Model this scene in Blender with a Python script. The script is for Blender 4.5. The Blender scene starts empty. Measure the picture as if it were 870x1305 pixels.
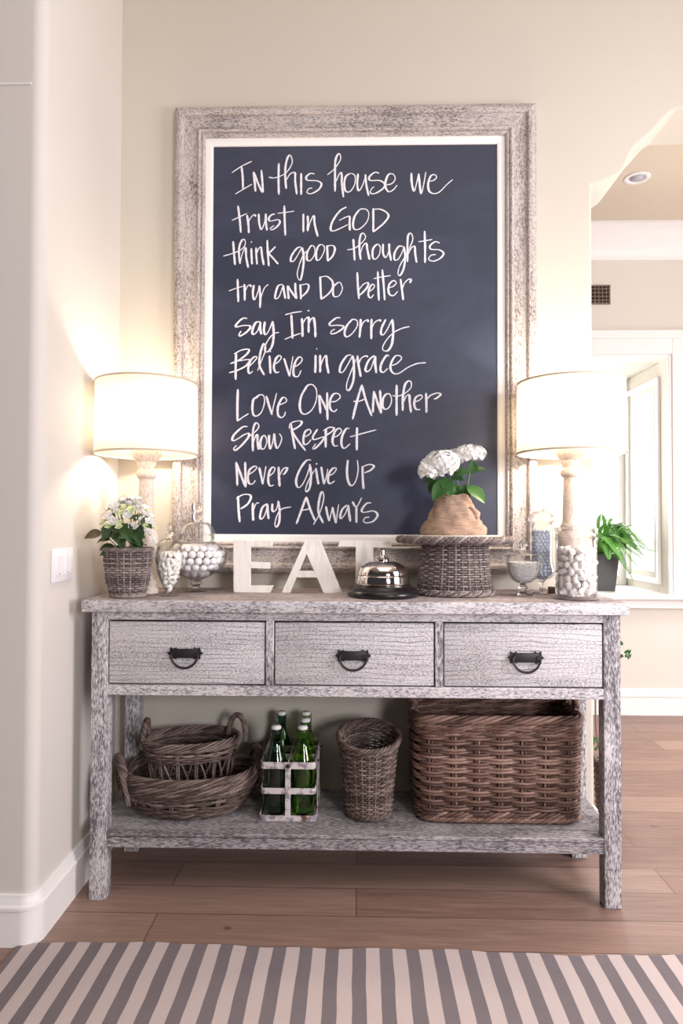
import bpy, bmesh, math, random
from mathutils import Vector, Matrix, noise
random.seed(7)
SC = bpy.context.scene
COL = SC.collection
PI = math.pi
# ------------------------------------------------------------------ camera
YAW, PITCH, ROLL = 0.0233, 0.0199, 0.0033
CAMY, CAMZ, FPX = -2.4198, 1.1235, 863.15
FW = Vector((-math.sin(YAW)*math.cos(PITCH), math.cos(YAW)*math.cos(PITCH), math.sin(PITCH)))
_r = Vector((math.cos(YAW), math.sin(YAW), 0)); _u = _r.cross(FW)
RT = _r*math.cos(ROLL) + _u*math.sin(ROLL); UP = _u*math.cos(ROLL) - _r*math.sin(ROLL)
CAM = Vector((0, CAMY, CAMZ))
cd = bpy.data.cameras.new('camera'); cam = bpy.data.objects.new('camera', cd); COL.objects.link(cam)
cd.sensor_fit = 'VERTICAL'; cd.sensor_height = 36; cd.lens = FPX/1305*36; cd.clip_start = .05
M = Matrix((RT, UP, -FW)).transposed().to_4x4(); M.translation = CAM
cam.matrix_world = M
SC.camera = cam
# ------------------------------------------------------------------ world, light, exposure
wd = bpy.data.worlds.new('world'); SC.world = wd; wd.use_nodes = True
bg = wd.node_tree.nodes['Background']; bg.inputs[0].default_value = (0.97, 0.93, 1.0, 1); bg.inputs[1].default_value = .045
SC.view_settings.view_transform = 'Standard'
try: SC.view_settings.look = 'None'
except Exception: pass
SC.view_settings.gamma = 1; SC.view_settings.use_curve_mapping = False
SC.view_settings.exposure = 0.0
SC.cycles.transparent_max_bounces = 48; SC.cycles.max_bounces = 12; SC.cycles.transmission_bounces = 12
def area(name, loc, target, sx, sy, power, col):
    l = bpy.data.lights.new(name, 'AREA'); l.shape = 'RECTANGLE'; l.size = sx; l.size_y = sy; l.energy = power; l.color = col
    o = bpy.data.objects.new(name, l); COL.objects.link(o); o.location = loc
    o.rotation_euler = (Vector(target)-Vector(loc)).to_track_quat('-Z', 'Y').to_euler()
    return o
area('daylight_rear_window', (1.9, -4.6, 1.55), (0.1, 0, 1.1), .75, .95, 92, (1.0, .965, 1.0))
area('daylight_side_window', (2.5, -1.5, 1.45), (.5, 0, 1.1), 1.0, 1.3, 74, (1.0, .95, .98))
area('daylight_far_room', (3.6, .95, 1.35), (0.8, .95, .2), 1.2, 1.6, 50, (1.0, .965, .97))
area('hall_floor_fill', (1.75, .55, 2.88), (1.75, .55, 0), .5, .5, 14, (1.0, .96, .93)).data.spread = math.radians(75)  # unseen fill added to brighten the hall floor, not a lit fitting
area('overhead_fill', (.4, -2.3, 3.45), (.4, -2.3, 0), 2.6, 2.6, 32, (1.0, .95, .93))  # added soft fill standing in for ceiling bounce, no opening above it
# ------------------------------------------------------------------ helpers
def ray(px, py):
    return FW + RT*((px-435)/FPX) + UP*((652.5-py)/FPX)
def P(px, py, Y):
    d = ray(px, py); return CAM + d*((Y-CAMY)/d.y)
def PZ(px, py, Z):
    d = ray(px, py); return CAM + d*((Z-CAMZ)/d.z)
def PX(px, py, X):
    d = ray(px, py); return CAM + d*(X/d.x)
def proj(p):
    d = Vector(p)-CAM; z = d.dot(FW); return 435+FPX*d.dot(RT)/z, 652.5-FPX*d.dot(UP)/z
def S(Y): return (Y-CAMY)/FPX
def tag(o, label=None, cat=None, group=None, kind=None):
    if label: o['label'] = label
    if cat: o['category'] = cat
    if group: o['group'] = group
    if kind: o['kind'] = kind
    return o
def thing(name, label, cat, loc, group=None, rz=0):
    o = bpy.data.objects.new(name, None); COL.objects.link(o); o.location = loc; o.rotation_euler = (0, 0, rz)
    o.empty_display_size = .05
    return tag(o, label, cat, group)
def copy_tree(o, parent=None):
    c = o.copy(); COL.objects.link(c)
    if parent: c.parent = parent
    for ch in list(o.children): copy_tree(ch, c)
    return c
class MB:
    def __init__(s): s.v = []; s.f = []; s.m = []; s.a = []; s.off = Vector((0, 0, 0)); s.mi = 0; s.at = 0.5
    def vert(s, p): s.v.append(tuple(Vector(p)-s.off)); s.a.append(s.at); return len(s.v)-1
    def face(s, idx): s.f.append(tuple(idx)); s.m.append(s.mi)
    def grid(s, rows, closed_u=False, closed_v=False):
        n = len(rows[0]); b = [[s.vert(p) for p in r] for r in rows]; R = len(rows)
        for i in range(R if closed_v else R-1):
            for j in range(n if closed_u else n-1):
                s.face((b[i][j], b[i][(j+1) % n], b[(i+1) % R][(j+1) % n], b[(i+1) % R][j]))
        return b
    def box(s, x0, x1, y0, y1, z0, z1, bev=0.0, seg=1):
        bm = bmesh.new(); bmesh.ops.create_cube(bm, size=1)
        for v in bm.verts:
            v.co = Vector(((x0+x1)/2+v.co.x*(x1-x0), (y0+y1)/2+v.co.y*(y1-y0), (z0+z1)/2+v.co.z*(z1-z0)))
        if bev: bmesh.ops.bevel(bm, geom=list(bm.edges), offset=bev, segments=seg, affect='EDGES', profile=.5)
        s.add_bm(bm)
    def add_bm(s, bm, mat=None):
        bm.verts.ensure_lookup_table(); base = {}
        for v in bm.verts: base[v.index] = s.vert(mat @ v.co if mat else v.co)
        bm.verts.index_update()
        for f in bm.faces: s.face([base[v.index] for v in f.verts])
        bm.free()
    def lathe(s, prof, n=32, c=(0, 0, 0), sq=None, cap=True):
        c = Vector(c); rows = []
        for r, z in prof:
            row = []
            for i in range(n):
                a = 2*PI*i/n; row.append(c+Vector((r*math.cos(a), r*math.sin(a), z)))
            rows.append(row)
        b = s.grid(rows, closed_u=True)
        if cap:
            if prof[0][0] > 1e-5: s.face(list(reversed(b[0])))
            if prof[-1][0] > 1e-5: s.face(b[-1])
    def tube(s, pts, r, n=6, closed=False, cap=True):
        pts = [Vector(p) for p in pts]; N = len(pts)
        rs = r if isinstance(r, (list, tuple)) else [r]*N
        rows = []; nrm = None
        for i in range(N):
            a = pts[(i-1) % N] if (closed or i > 0) else pts[i]; b = pts[(i+1) % N] if (closed or i < N-1) else pts[i]
            t = (b-a)
            t = t.normalized() if t.length > 1e-9 else Vector((0, 0, 1))
            if nrm is None:
                ref = Vector((0, 0, 1)) if abs(t.z) < .9 else Vector((1, 0, 0)); nrm = (ref - t*ref.dot(t)).normalized()
            else:
                q = nrm - t*nrm.dot(t)
                nrm = q.normalized() if q.length > 1e-6 else nrm
            bn = t.cross(nrm)
            rows.append([pts[i]+(nrm*math.cos(2*PI*k/n)+bn*math.sin(2*PI*k/n))*rs[i] for k in range(n)])
        b = s.grid(rows, closed_u=True, closed_v=closed)
        if not closed and cap:
            s.face(list(reversed(b[0]))); s.face(b[-1])
    def prism(s, poly, y0, y1, to=lambda a, b, d: (a, d, b)):
        n = len(poly)
        A = [s.vert(to(p[0], p[1], y0)) for p in poly]; B = [s.vert(to(p[0], p[1], y1)) for p in poly]
        s.face(A); s.face(list(reversed(B)))
        for i in range(n): s.face((A[i], B[i], B[(i+1) % n], A[(i+1) % n]))
    def build(s, name, mat, parent=None, smooth=True, loc=None, fix=False):
        me = bpy.data.meshes.new(name); me.from_pydata(s.v, [], s.f)
        mats = mat if isinstance(mat, (list, tuple)) else [mat]
        for m in mats: me.materials.append(m)
        if len(mats) > 1: me.polygons.foreach_set('material_index', s.m)
        at = me.attributes.new('strand', 'FLOAT', 'POINT'); at.data.foreach_set('value', s.a)
        if fix:
            bm = bmesh.new(); bm.from_mesh(me); bmesh.ops.recalc_face_normals(bm, faces=bm.faces); bm.to_mesh(me); bm.free()
        me.polygons.foreach_set('use_smooth', [bool(smooth)]*len(me.polygons)); me.update()
        if smooth == 'auto':
            try: me.set_sharp_from_angle(angle=math.radians(38))
            except Exception: pass
        o = bpy.data.objects.new(name, me); COL.objects.link(o)
        if parent: o.parent = parent
        if loc is not None: o.location = loc
        return o
def smooth_path(pts, k=6, closed=False):
    pts = [Vector(p) for p in pts]; n = len(pts); out = []
    for i in range(n if closed else n-1):
        p1, p2 = pts[i], pts[(i+1) % n]
        p0 = pts[(i-1) % n] if (closed or i > 0) else p1*2-p2
        p3 = pts[(i+2) % n] if (closed or i < n-2) else p2*2-p1
        for j in range(k):
            t = j/k; out.append(.5*((2*p1)+(p2-p0)*t+(2*p0-5*p1+4*p2-p3)*t*t+(3*p1-p0-3*p2+p3)*t**3))
    if not closed: out.append(pts[-1])
    return out
# ------------------------------------------------------------------ materials
def newmat(name):
    m = bpy.data.materials.new(name); m.use_nodes = True; nt = m.node_tree
    return m, nt, nt.nodes['Principled BSDF']
def simple(name, col, rough=.5, metal=0, spec=.5, **kw):
    m, nt, b = newmat(name); b.inputs['Base Color'].default_value = (*col, 1); b.inputs['Roughness'].default_value = rough
    b.inputs['Metallic'].default_value = metal; b.inputs['Specular IOR Level'].default_value = spec
    for k, v in kw.items(): b.inputs[k].default_value = v
    return m
class NT:
    def __init__(s, nt): s.nt = nt
    def n(s, t, **kw):
        x = s.nt.nodes.new(t)
        for k, v in kw.items(): setattr(x, k, v)
        return x
    def l(s, a, b): s.nt.links.new(a, b)
    def coord(s, scale=(1, 1, 1), kind='Object'):
        t = s.n('ShaderNodeTexCoord'); m = s.n('ShaderNodeMapping'); m.inputs['Scale'].default_value = scale
        s.l(t.outputs[kind], m.inputs['Vector']); return m.outputs[0]
    def noise(s, vec, scale, detail=4, rough=.6, dist=0):
        x = s.n('ShaderNodeTexNoise'); x.inputs['Scale'].default_value = scale; x.inputs['Detail'].default_value = detail
        x.inputs['Roughness'].default_value = rough; x.inputs['Distortion'].default_value = dist
        if vec: s.l(vec, x.inputs['Vector'])
        return x.outputs['Fac']
    def ramp(s, fac, stops):
        x = s.n('ShaderNodeValToRGB'); e = x.color_ramp.elements
        while len(e) < len(stops): e.new(.5)
        for i, (p, c) in enumerate(stops):
            e[i].position = p; e[i].color = (*c, 1) if len(c) == 3 else c
        s.l(fac, x.inputs[0]); return x.outputs[0]
    def mix(s, fac, a, b, mode='MIX'):
        x = s.n('ShaderNodeMix', data_type='RGBA', blend_type=mode)
        for sock, val in ((x.inputs[0], fac), (x.inputs[6], a), (x.inputs[7], b)):
            if hasattr(val, 'is_linked'): s.l(val, sock)
            elif isinstance(val, (int, float)): sock.default_value = val
            else: sock.default_value = (*val, 1)
        return x.outputs[2]
    def math(s, op, a, b=0.0):
        x = s.n('ShaderNodeMath', operation=op)
        for sock, val in ((x.inputs[0], a), (x.inputs[1], b)):
            if hasattr(val, 'is_linked'): s.l(val, sock)
            else: sock.default_value = val
        return x.outputs[0]
    def bump(s, h, strength, dist, bsdf):
        x = s.n('ShaderNodeBump'); x.inputs['Strength'].default_value = strength; x.inputs['Distance'].default_value = dist
        s.l(h, x.inputs['Height']); s.l(x.outputs[0], bsdf.inputs['Normal'])
G3 = lambda v: (v, v, v)
def whitewash(name, axis, white, mid, dark, cover=.5, rings=.0, rough=.75, fine=300, aspect=3.0, patch=.38):
    """chipped whitewash: fine short flecks along the grain, thinned and thickened in long patches"""
    m, nt, b = newmat(name); N = NT(nt)
    def along(across, lng): return {'x': (lng, across, across), 'y': (across, lng, across), 'z': (across, across, lng)}[axis]
    iv = N.coord((1, 1, 1))
    a = N.noise(N.coord(along(fine, fine/aspect)), 1, 4, .62, .3)
    p = N.noise(N.coord(along(26, 3.2)), 1, 5, .62, .5)
    q = N.noise(iv, 7, 4, .6)
    f = N.math('ADD', a, N.math('MULTIPLY', N.math('SUBTRACT', p, .5), patch))
    f = N.math('ADD', f, N.math('MULTIPLY', N.math('SUBTRACT', q, .5), patch*.7))
    f = N.math('ADD', f, cover-.5)
    c = N.ramp(f, [(.33, dark), (.46, mid), (.56, tuple(.7*w+.3*k for w, k in zip(white, mid))), (.70, white)])
    sp = N.ramp(N.noise(iv, 330, 3, .7), [(.33, G3(1)), (.43, G3(0))])
    c = N.mix(N.math('MULTIPLY', sp, .55), c, dark)
    h = f
    if rings:
        w = N.n('ShaderNodeTexWave', wave_type='BANDS', bands_direction={'x': 'Z', 'y': 'Z', 'z': 'X'}[axis])
        N.l(N.coord({'x': (1.6, 1, 9), 'y': (1, 1.6, 9), 'z': (9, 1, 1.6)}[axis]), w.inputs['Vector'])
        w.inputs['Scale'].default_value = 2.6; w.inputs['Distortion'].default_value = 11
        w.inputs['Detail'].default_value = 3; w.inputs['Detail Scale'].default_value = .55; w.inputs['Detail Roughness'].default_value = .62
        ln = N.ramp(w.outputs['Fac'], [(.0, G3(1)), (.13, G3(0))])
        c = N.mix(N.math('MULTIPLY', N.math('MULTIPLY', ln, N.ramp(q, [(.40, G3(.1)), (.58, G3(1))])), rings), c, dark)
    N.l(c, b.inputs['Base Color']); b.inputs['Roughness'].default_value = rough; b.inputs['Specular IOR Level'].default_value = .25
    N.bump(h, .4, .002, b)
    return m
WW = ((.74, .715, .735), (.38, .355, .37), (.12, .11, .122))
m_wx = whitewash('whitewashed_wood_along', 'x', *WW, cover=.54)
m_wd = whitewash('whitewashed_drawer_wood', 'x', *WW, cover=.56, rings=.75, fine=330, aspect=2.2, patch=.32)
m_wz = whitewash('whitewashed_wood_upright', 'z', *WW, cover=.462, fine=260, aspect=4.0, patch=.42)
m_wy = whitewash('whitewashed_wood_across', 'y', *WW, cover=.44)
m_top = whitewash('tabletop_wood', 'x', (.60, .55, .55), (.38, .32, .31), (.15, .115, .11), cover=.46, aspect=6)
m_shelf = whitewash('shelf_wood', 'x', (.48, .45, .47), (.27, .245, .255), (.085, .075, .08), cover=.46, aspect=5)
FRM = ((.60, .545, .52), (.34, .295, .28), (.115, .095, .09))
m_fx = whitewash('frame_wood_along', 'x', *FRM, cover=.53, fine=280, aspect=2.6, patch=.36)
m_fz = whitewash('frame_wood_upright', 'z', *FRM, cover=.53, fine=280, aspect=2.6, patch=.36)
m_lampwood = whitewash('pale_turned_wood', 'z', (.76, .67, .60), (.60, .50, .425), (.34, .26, .21), cover=.60, fine=120, aspect=2, patch=.3)
def plaster(name, col):
    m, nt, b = newmat(name); N = NT(nt); v = N.coord()
    c = N.mix(N.noise(v, 1.3, 3), tuple(x*.97 for x in col), tuple(min(1, x*1.03) for x in col))
    N.l(c, b.inputs['Base Color']); b.inputs['Roughness'].default_value = .8; b.inputs['Specular IOR Level'].default_value = .2
    N.bump(N.noise(v, 90, 3), .06, .002, b)
    return m
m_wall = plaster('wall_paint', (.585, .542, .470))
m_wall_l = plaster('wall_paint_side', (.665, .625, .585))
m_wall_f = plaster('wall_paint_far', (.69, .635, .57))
m_ceil = plaster('ceiling_paint', (.68, .59, .48))
m_trim = simple('trim_paint', (.84, .82, .80), .4)
m_plate = simple('switch_plastic', (.82, .81, .84), .35)
m_white = simple('white_paint', (.85, .83, .80), .5)
def letter_mat():
    m, nt, b = newmat('letter_paint'); N = NT(nt); v = N.coord()
    c = N.mix(N.ramp(N.noise(N.coord((1, 1, .15)), 60, 4), [(.36, G3(1)), (.5, G3(0))]), (.90, .87, .82), (.80, .75, .68))
    w = N.n('ShaderNodeTexVoronoi'); w.inputs['Scale'].default_value = 16; N.l(v, w.inputs['Vector'])
    kn = N.ramp(w.outputs['Distance'], [(.03, G3(1)), (.06, G3(0))])
    N.l(N.mix(kn, c, (.10, .06, .045)), b.inputs['Base Color']); b.inputs['Roughness'].default_value = .55
    return m
m_letter = letter_mat()
def board_mat():
    m, nt, b = newmat('chalkboard_slate'); N = NT(nt); v = N.coord((1, 1, 1.6))
    c = N.mix(N.ramp(N.noise(v, 2.2, 5, .65, .8), [(.45, G3(0)), (.8, G3(1))]), (.022, .027, .056), (.044, .053, .098))
    N.l(c, b.inputs['Base Color']); b.inputs['Roughness'].default_value = .48; b.inputs['Specular IOR Level'].default_value = .5
    return m
m_board = board_mat()
def chalk_mat():
    m, nt, b = newmat('chalk'); N = NT(nt); v = N.coord()
    c = N.mix(N.ramp(N.noise(v, 420, 3, .7), [(.34, G3(0)), (.52, G3(1))]), (.50, .50, .56), (.86, .85, .90))
    N.l(c, b.inputs['Base Color']); b.inputs['Roughness'].default_value = .95; b.inputs['Specular IOR Level'].default_value = 0
    return m
m_chalk = chalk_mat()
def floor_mat():
    m, nt, b = newmat('oak_planks'); N = NT(nt)
    v = N.coord((1, 1, 1))
    br = N.n('ShaderNodeTexBrick'); N.l(v, br.inputs['Vector']); br.offset = .37; br.offset_frequency = 2
    br.inputs['Scale'].default_value = 1; br.inputs['Brick Width'].default_value = 1.55; br.inputs['Row Height'].default_value = .15
    br.inputs['Mortar Size'].default_value = .0016; br.inputs['Mortar Smooth'].default_value = .1; br.inputs['Bias'].default_value = 0
    br.inputs['Color1'].default_value = (.0, .0, .0, 1); br.inputs['Color2'].default_value = (1, 1, 1, 1); br.inputs['Mortar'].default_value = (.5, .5, .5, 1)
    tone = N.ramp(br.outputs['Color'], [(0, (.150, .085, .068)), (.5, (.235, .142, .112)), (1, (.36, .24, .185))])
    gv = N.coord((1.6, 22, 1)); g = N.noise(gv, 2.2, 7, .62, 1.2)
    c = N.mix(.45, tone, N.ramp(g, [(.3, (.105, .058, .047)), (.52, (.225, .138, .110)), (.72, (.35, .23, .18))]))
    vo = N.n('ShaderNodeTexVoronoi'); N.l(N.coord((1, 1.8, 1)), vo.inputs['Vector']); vo.inputs['Scale'].default_value = 2.6
    kn = N.ramp(N.math('ADD', vo.outputs['Distance'], N.math('MULTIPLY', N.noise(v, 35, 2), .05)), [(.045, G3(1)), (.085, G3(0))])
    c = N.mix(N.math('MULTIPLY', kn, .85), c, (.04, .024, .018))
    c = N.mix(N.math('MULTIPLY', br.outputs['Fac'], .8), c, (.07, .042, .035))
    N.l(c, b.inputs['Base Color']); b.inputs['Roughness'].default_value = .42; b.inputs['Specular IOR Level'].default_value = .45
    h = N.math('SUBTRACT', N.math('MULTIPLY', g, .3), br.outputs['Fac'])
    N.bump(h, .3, .002, b)
    return m
m_floor = floor_mat()
def wicker_mat(name, lo, mid, hi, rough=.6):
    m, nt, b = newmat(name); N = NT(nt); v = N.coord()
    at = N.n('ShaderNodeAttribute', attribute_name='strand')
    f = N.math('ADD', N.math('MULTIPLY', at.outputs['Fac'], .55), N.math('MULTIPLY', N.noise(v, 28, 4, .7), .55))
    c = N.ramp(f, [(.22, lo), (.52, mid), (.82, hi)])
    c = N.mix(N.ramp(N.noise(v, 260, 2), [(.32, G3(.5)), (.5, G3(0))]), c, tuple(x*.45 for x in lo))
    N.l(c, b.inputs['Base Color']); b.inputs['Roughness'].default_value = rough; b.inputs['Specular IOR Level'].default_value = .3
    N.bump(N.noise(v, 190, 3), .3, .001, b)
    return m
m_wgrey = wicker_mat('grey_willow', (.095, .073, .070), (.225, .18, .17), (.40, .335, .315))
m_wbrown = wicker_mat('brown_rattan', (.062, .033, .026), (.165, .092, .070), (.31, .195, .155), .5)
m_wdark = wicker_mat('dark_willow', (.058, .039, .034), (.140, .098, .085), (.27, .20, .175))
def glass_thin(name, tint=(1, 1, 1), gloss=.35):
    m, nt, b = newmat(name); N = NT(nt); nt.nodes.remove(b); out = nt.nodes['Material Output']
    t = N.n('ShaderNodeBsdfTransparent'); t.inputs[0].default_value = (*tint, 1)
    g = N.n('ShaderNodeBsdfGlossy'); g.inputs['Roughness'].default_value = .03
    lw = N.n('ShaderNodeLayerWeight'); lw.inputs['Blend'].default_value = gloss
    mx = N.n('ShaderNodeMixShader'); f = N.math('MULTIPLY', lw.outputs['Fresnel'], .5)
    N.l(f, mx.inputs[0]); N.l(t.outputs[0], mx.inputs[1]); N.l(g.outputs[0], mx.inputs[2]); N.l(mx.outputs[0], out.inputs[0])
    return m
m_glass = glass_thin('clear_glass', (.99, .99, .99), .18)
m_solid = simple('solid_clear_glass', (1, 1, 1), .02, **{'Transmission Weight': 1.0, 'IOR': 1.45})
m_pane = glass_thin('window_glass', (.98, .99, 1), .1)
m_green = simple('green_bottle_glass', (.52, .84, .16), .03, **{'Transmission Weight': 1.0, 'IOR': 1.48})
m_greend = simple('dark_bottle_glass', (.20, .42, .27), .03, **{'Transmission Weight': 1.0, 'IOR': 1.48})
m_candy = simple('white_candy', (.95, .94, .96), .35)
m_mint = simple('white_mint', (.92, .90, .86), .6)
m_marsh = simple('soft_white_sweet', (.93, .90, .88), .6)
m_pearl = simple('pearl_bead', (.98, .97, .96), .3, **{'Subsurface Weight': .7, 'Subsurface Radius': (.008, .008, .008), 'Subsurface Scale': 1.0})
m_silver = simple('silver_blue_bead', (.70, .78, .97), .25, 0, **{'Subsurface Weight': .5, 'Subsurface Radius': (.008, .008, .008), 'Subsurface Scale': 1.0})
def shade_mat():
    m, nt, b = newmat('linen_shade'); N = NT(nt); nt.nodes.remove(b); out = nt.nodes['Material Output']
    v = N.coord((1, 1, 1)); c = N.mix(N.noise(N.coord((60, 60, 900)), 1, 2), (.90, .86, .79), (.96, .93, .87))
    d = N.n('ShaderNodeBsdfDiffuse'); t = N.n('ShaderNodeBsdfTranslucent'); mx = N.n('ShaderNodeMixShader'); mx.inputs[0].default_value = .55
    N.l(c, d.inputs[0]); N.l(c, t.inputs[0]); N.l(d.outputs[0], mx.inputs[1]); N.l(t.outputs[0], mx.inputs[2]); N.l(mx.outputs[0], out.inputs[0])
    return m
m_shade = shade_mat()
m_band = simple('shade_binding', (.60, .52, .43), .8)
m_bulb = glass_thin('bulb_glass', (1, .97, .92), .1)
m_brass = simple('aged_brass', (.45, .33, .18), .35, 1)
m_chrome = simple('polished_nickel', (.80, .74, .70), .07, 1)
m_black = simple('black_lacquer', (.014, .011, .013), .25)
m_iron = simple('dark_iron', (.032, .026, .030), .5, .4)
def burlap_mat():
    m, nt, b = newmat('burlap'); N = NT(nt); v = N.coord()
    w1 = N.noise(N.coord((40, 40, 500)), 1, 2); w2 = N.noise(N.coord((500, 500, 40)), 1, 2)
    f = N.math('MULTIPLY', N.math('ADD', w1, w2), .5)
    N.l(N.ramp(f, [(.35, (.24, .155, .115)), (.52, (.40, .275, .205)), (.68, (.54, .40, .31))]), b.inputs['Base Color'])
    b.inputs['Roughness'].default_value = .9; b.inputs['Specular IOR Level'].default_value = .1
    N.bump(f, .6, .002, b); return m
m_burlap = burlap_mat()
def leaf_mat(name, lo, hi, rough=.45):
    m, nt, b = newmat(name); N = NT(nt); v = N.coord()
    at = N.n('ShaderNodeAttribute', attribute_name='strand')
    c = N.mix(N.math('ADD', N.math('MULTIPLY', N.noise(v, 45, 3), .5), N.math('MULTIPLY', at.outputs['Fac'], .5)), lo, hi)
    N.l(c, b.inputs['Base Color']); b.inputs['Roughness'].default_value = rough
    b.inputs['Specular IOR Level'].default_value = .4
    return m
m_leafd = leaf_mat('dark_leaf', (.014, .040, .013), (.045, .100, .030))
m_leafh = leaf_mat('hydrangea_leaf', (.016, .062, .012), (.055, .165, .032))
m_leaff = leaf_mat('fern_leaf', (.05, .19, .02), (.14, .38, .06))
m_leafr = leaf_mat('reddish_leaf', (.055, .040, .022), (.11, .085, .045))
m_petal = simple('white_petal', (.97, .96, .94), .6, **{'Subsurface Weight': .6, 'Subsurface Radius': (.02, .02, .02), 'Subsurface Scale': 1.0})
m_bud = simple('green_white_petal', (.72, .78, .48), .6)
m_stem = simple('green_stem', (.10, .20, .05), .6)
m_soil = simple('potting_soil', (.035, .025, .02), .95)
m_potgrey = simple('grey_pot', (.095, .09, .095), .7)
def crate_mat():
    m, nt, b = newmat('chipped_painted_metal'); N = NT(nt); v = N.coord()
    c = N.mix(N.ramp(N.noise(v, 38, 5, .65), [(.44, G3(1)), (.5, G3(0))]), (.58, .53, .53), (.25, .21, .24))
    c = N.mix(N.ramp(N.noise(v, 21, 4, .6), [(.62, G3(0)), (.68, G3(1))]), c, (.13, .055, .035))
    N.l(c, b.inputs['Base Color']); b.inputs['Roughness'].default_value = .6; return m
m_crate = crate_mat()
def rug_mat(x0, period):
    m, nt, b = newmat('striped_cotton'); N = NT(nt); t = N.n('ShaderNodeTexCoord'); sx = N.n('ShaderNodeSeparateXYZ'); N.l(t.outputs['Object'], sx.inputs[0])
    wob = N.math('MULTIPLY', N.math('SUBTRACT', N.noise(N.coord((3, 3, 3)), 1.5, 2), .5), .010)
    x = N.math('ADD', N.math('SUBTRACT', sx.outputs['X'], x0), wob)
    f = N.math('FRACT', N.math('DIVIDE', x, period))
    s = N.ramp(f, [(0, G3(0)), (.012, G3(1)), (.49, G3(1)), (.502, G3(0))])
    n1 = N.noise(N.coord((140, 700, 1)), 1, 3); n2 = N.noise(N.coord((6, 6, 6)), 1, 3)
    dark = N.mix(n1, (.125, .108, .120), (.205, .182, .195)); light = N.mix(n1, (.50, .42, .405), (.63, .535, .51))
    c = N.mix(s, light, dark); c = N.mix(N.math('MULTIPLY', n2, .25), c, (.42, .33, .33))
    N.l(c, b.inputs['Base Color']); b.inputs['Roughness'].default_value = .95; b.inputs['Specular IOR Level'].default_value = .05
    N.bump(n1, .4, .002, b); return m
m_lit = simple('daylight_glow', (.9, .9, .9), .8, **{'Emission Color': (1, .98, .95, 1), 'Emission Strength': 5.5})  # glow standing in for the bright daylight outside the window
m_vent = simple('vent_bronze', (.20, .14, .10), .5)
m_ventback = simple('vent_duct', (.03, .02, .018), .9)
m_can = simple('recessed_lens', (.52, .51, .56), .5)
# ================================================================== the setting
XL, XW, YLF, WT = -.8624, .8355, -.605, .24     # left wall face, wall end, front of the left block, wall thickness
YF, ZCF = 1.69, 2.92                             # far wall plane, far ceiling
def struct(mb, name, mat, smooth=False, **kw):
    o = mb.build(name, mat, smooth=smooth, **kw); o['kind'] = 'structure'; return o
def bevel(o, w, seg=3, ang=50):
    md = o.modifiers.new('bevel', 'BEVEL'); md.width = w; md.segments = seg; md.limit_method = 'ANGLE'; md.angle_limit = math.radians(ang)
    return o
mb = MB(); mb.box(-3.5, 4.2, -6, YF+.9, -.06, 0); struct(mb, 'floor', m_floor)
arch = [(755, 236), (765, 233), (779, 228), (790, 221), (797.5, 211), (803, 198), (809, 187.5), (817, 180), (825, 174), (835, 164), (848, 149), (855, 142.5), (862, 139)]
ap = [P(x, y, 0) for x, y in arch]
ap = smooth_path([(p.x, 0, p.z) for p in ap], 3)
poly = [(XL-.12, 0), (XW, 0), (XW, ap[0].z)] + [(max(p.x, XW+.004), p.z) for p in ap[1:]] + [(4.2, ap[-1].z), (4.2, 3.5), (XL-.12, 3.5)]
mb = MB(); mb.prism(poly, 0, WT); bevel(struct(mb, 'wall_back', m_wall, fix=True), .011)
rr = .035
lp = [(-3.5, 0), (-3.5, YLF)] + [(XL-rr+rr*math.sin(a), YLF+rr-rr*math.cos(a)) for a in [PI/2*i/8 for i in range(9)]] + [(XL, 0)]
mb = MB(); mb.prism(lp, 0, 3.5, to=lambda a, b, d: (a, b, d)); struct(mb, 'wall_left', m_wall_l, smooth='auto', fix=True)
mb = MB(); mb.box(-3.5, 4.2, -6, WT, 3.5, 3.56); struct(mb, 'ceiling', m_ceil)
mb = MB(); mb.box(-3.5, 4.2, WT, YF+.9, ZCF, ZCF+.06); struct(mb, 'ceiling_far', m_ceil)
# far wall with the deep window opening
wx1 = P(850, 600, YF).x; wx0 = wx1-1.35; wz0 = P(810, 757, YF).z; wz1 = P(810, 457, YF).z; YW = YF+.66
mb = MB()
mb.box(-1.5, wx0, YF, YF+.1, 0, ZCF); mb.box(wx1, 4.2, YF, YF+.1, 0, ZCF)
mb.box(wx0, wx1, YF, YF+.1, 0, wz0-.006); mb.box(wx0, wx1, YF, YF+.1, wz1, ZCF); struct(mb, 'wall_far', m_wall_f)
def sweep(mb, path, prof, closed=False):
    """prof: (d, z) pairs; d is the offset to the right of the path's direction"""
    n = len(path); rows = []
    for i in range(n):
        a = Vector(path[i]) - Vector(path[i-1]) if (i > 0 or closed) else None
        b = Vector(path[(i+1) % n]) - Vector(path[i]) if (i < n-1 or closed) else None
        a = a or b; b = b or a; a = a.normalized(); b = b.normalized()
        na = Vector((a.y, -a.x)); nb = Vector((b.y, -b.x)); m = (na+nb); m = m/(m.dot(na)) if m.length > 1e-6 else na
        rows.append([(path[i][0]+m.x*d, path[i][1]+m.y*d, z) for d, z in prof])
    b = mb.grid(rows, closed_v=closed)
    if not closed: mb.face(list(reversed(b[0]))); mb.face(b[-1])
BH = .135
def bprof(h): return [(0, 0), (.016, 0), (.016, h*.70), (.020, h*.72), (.020, h*.78), (.014, h*.82), (.013, h*.87), (.009, h*.92), (.0085, h*.985), (.006, h), (0, h)]
path = [(XL, -.003)] + [(XL-rr+rr*math.cos(a), YLF+rr-rr*math.sin(a)) for a in [PI/2*i/8 for i in range(9)]] + [(-3.5, YLF)]
path = [(x, y) for x, y in path]
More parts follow.
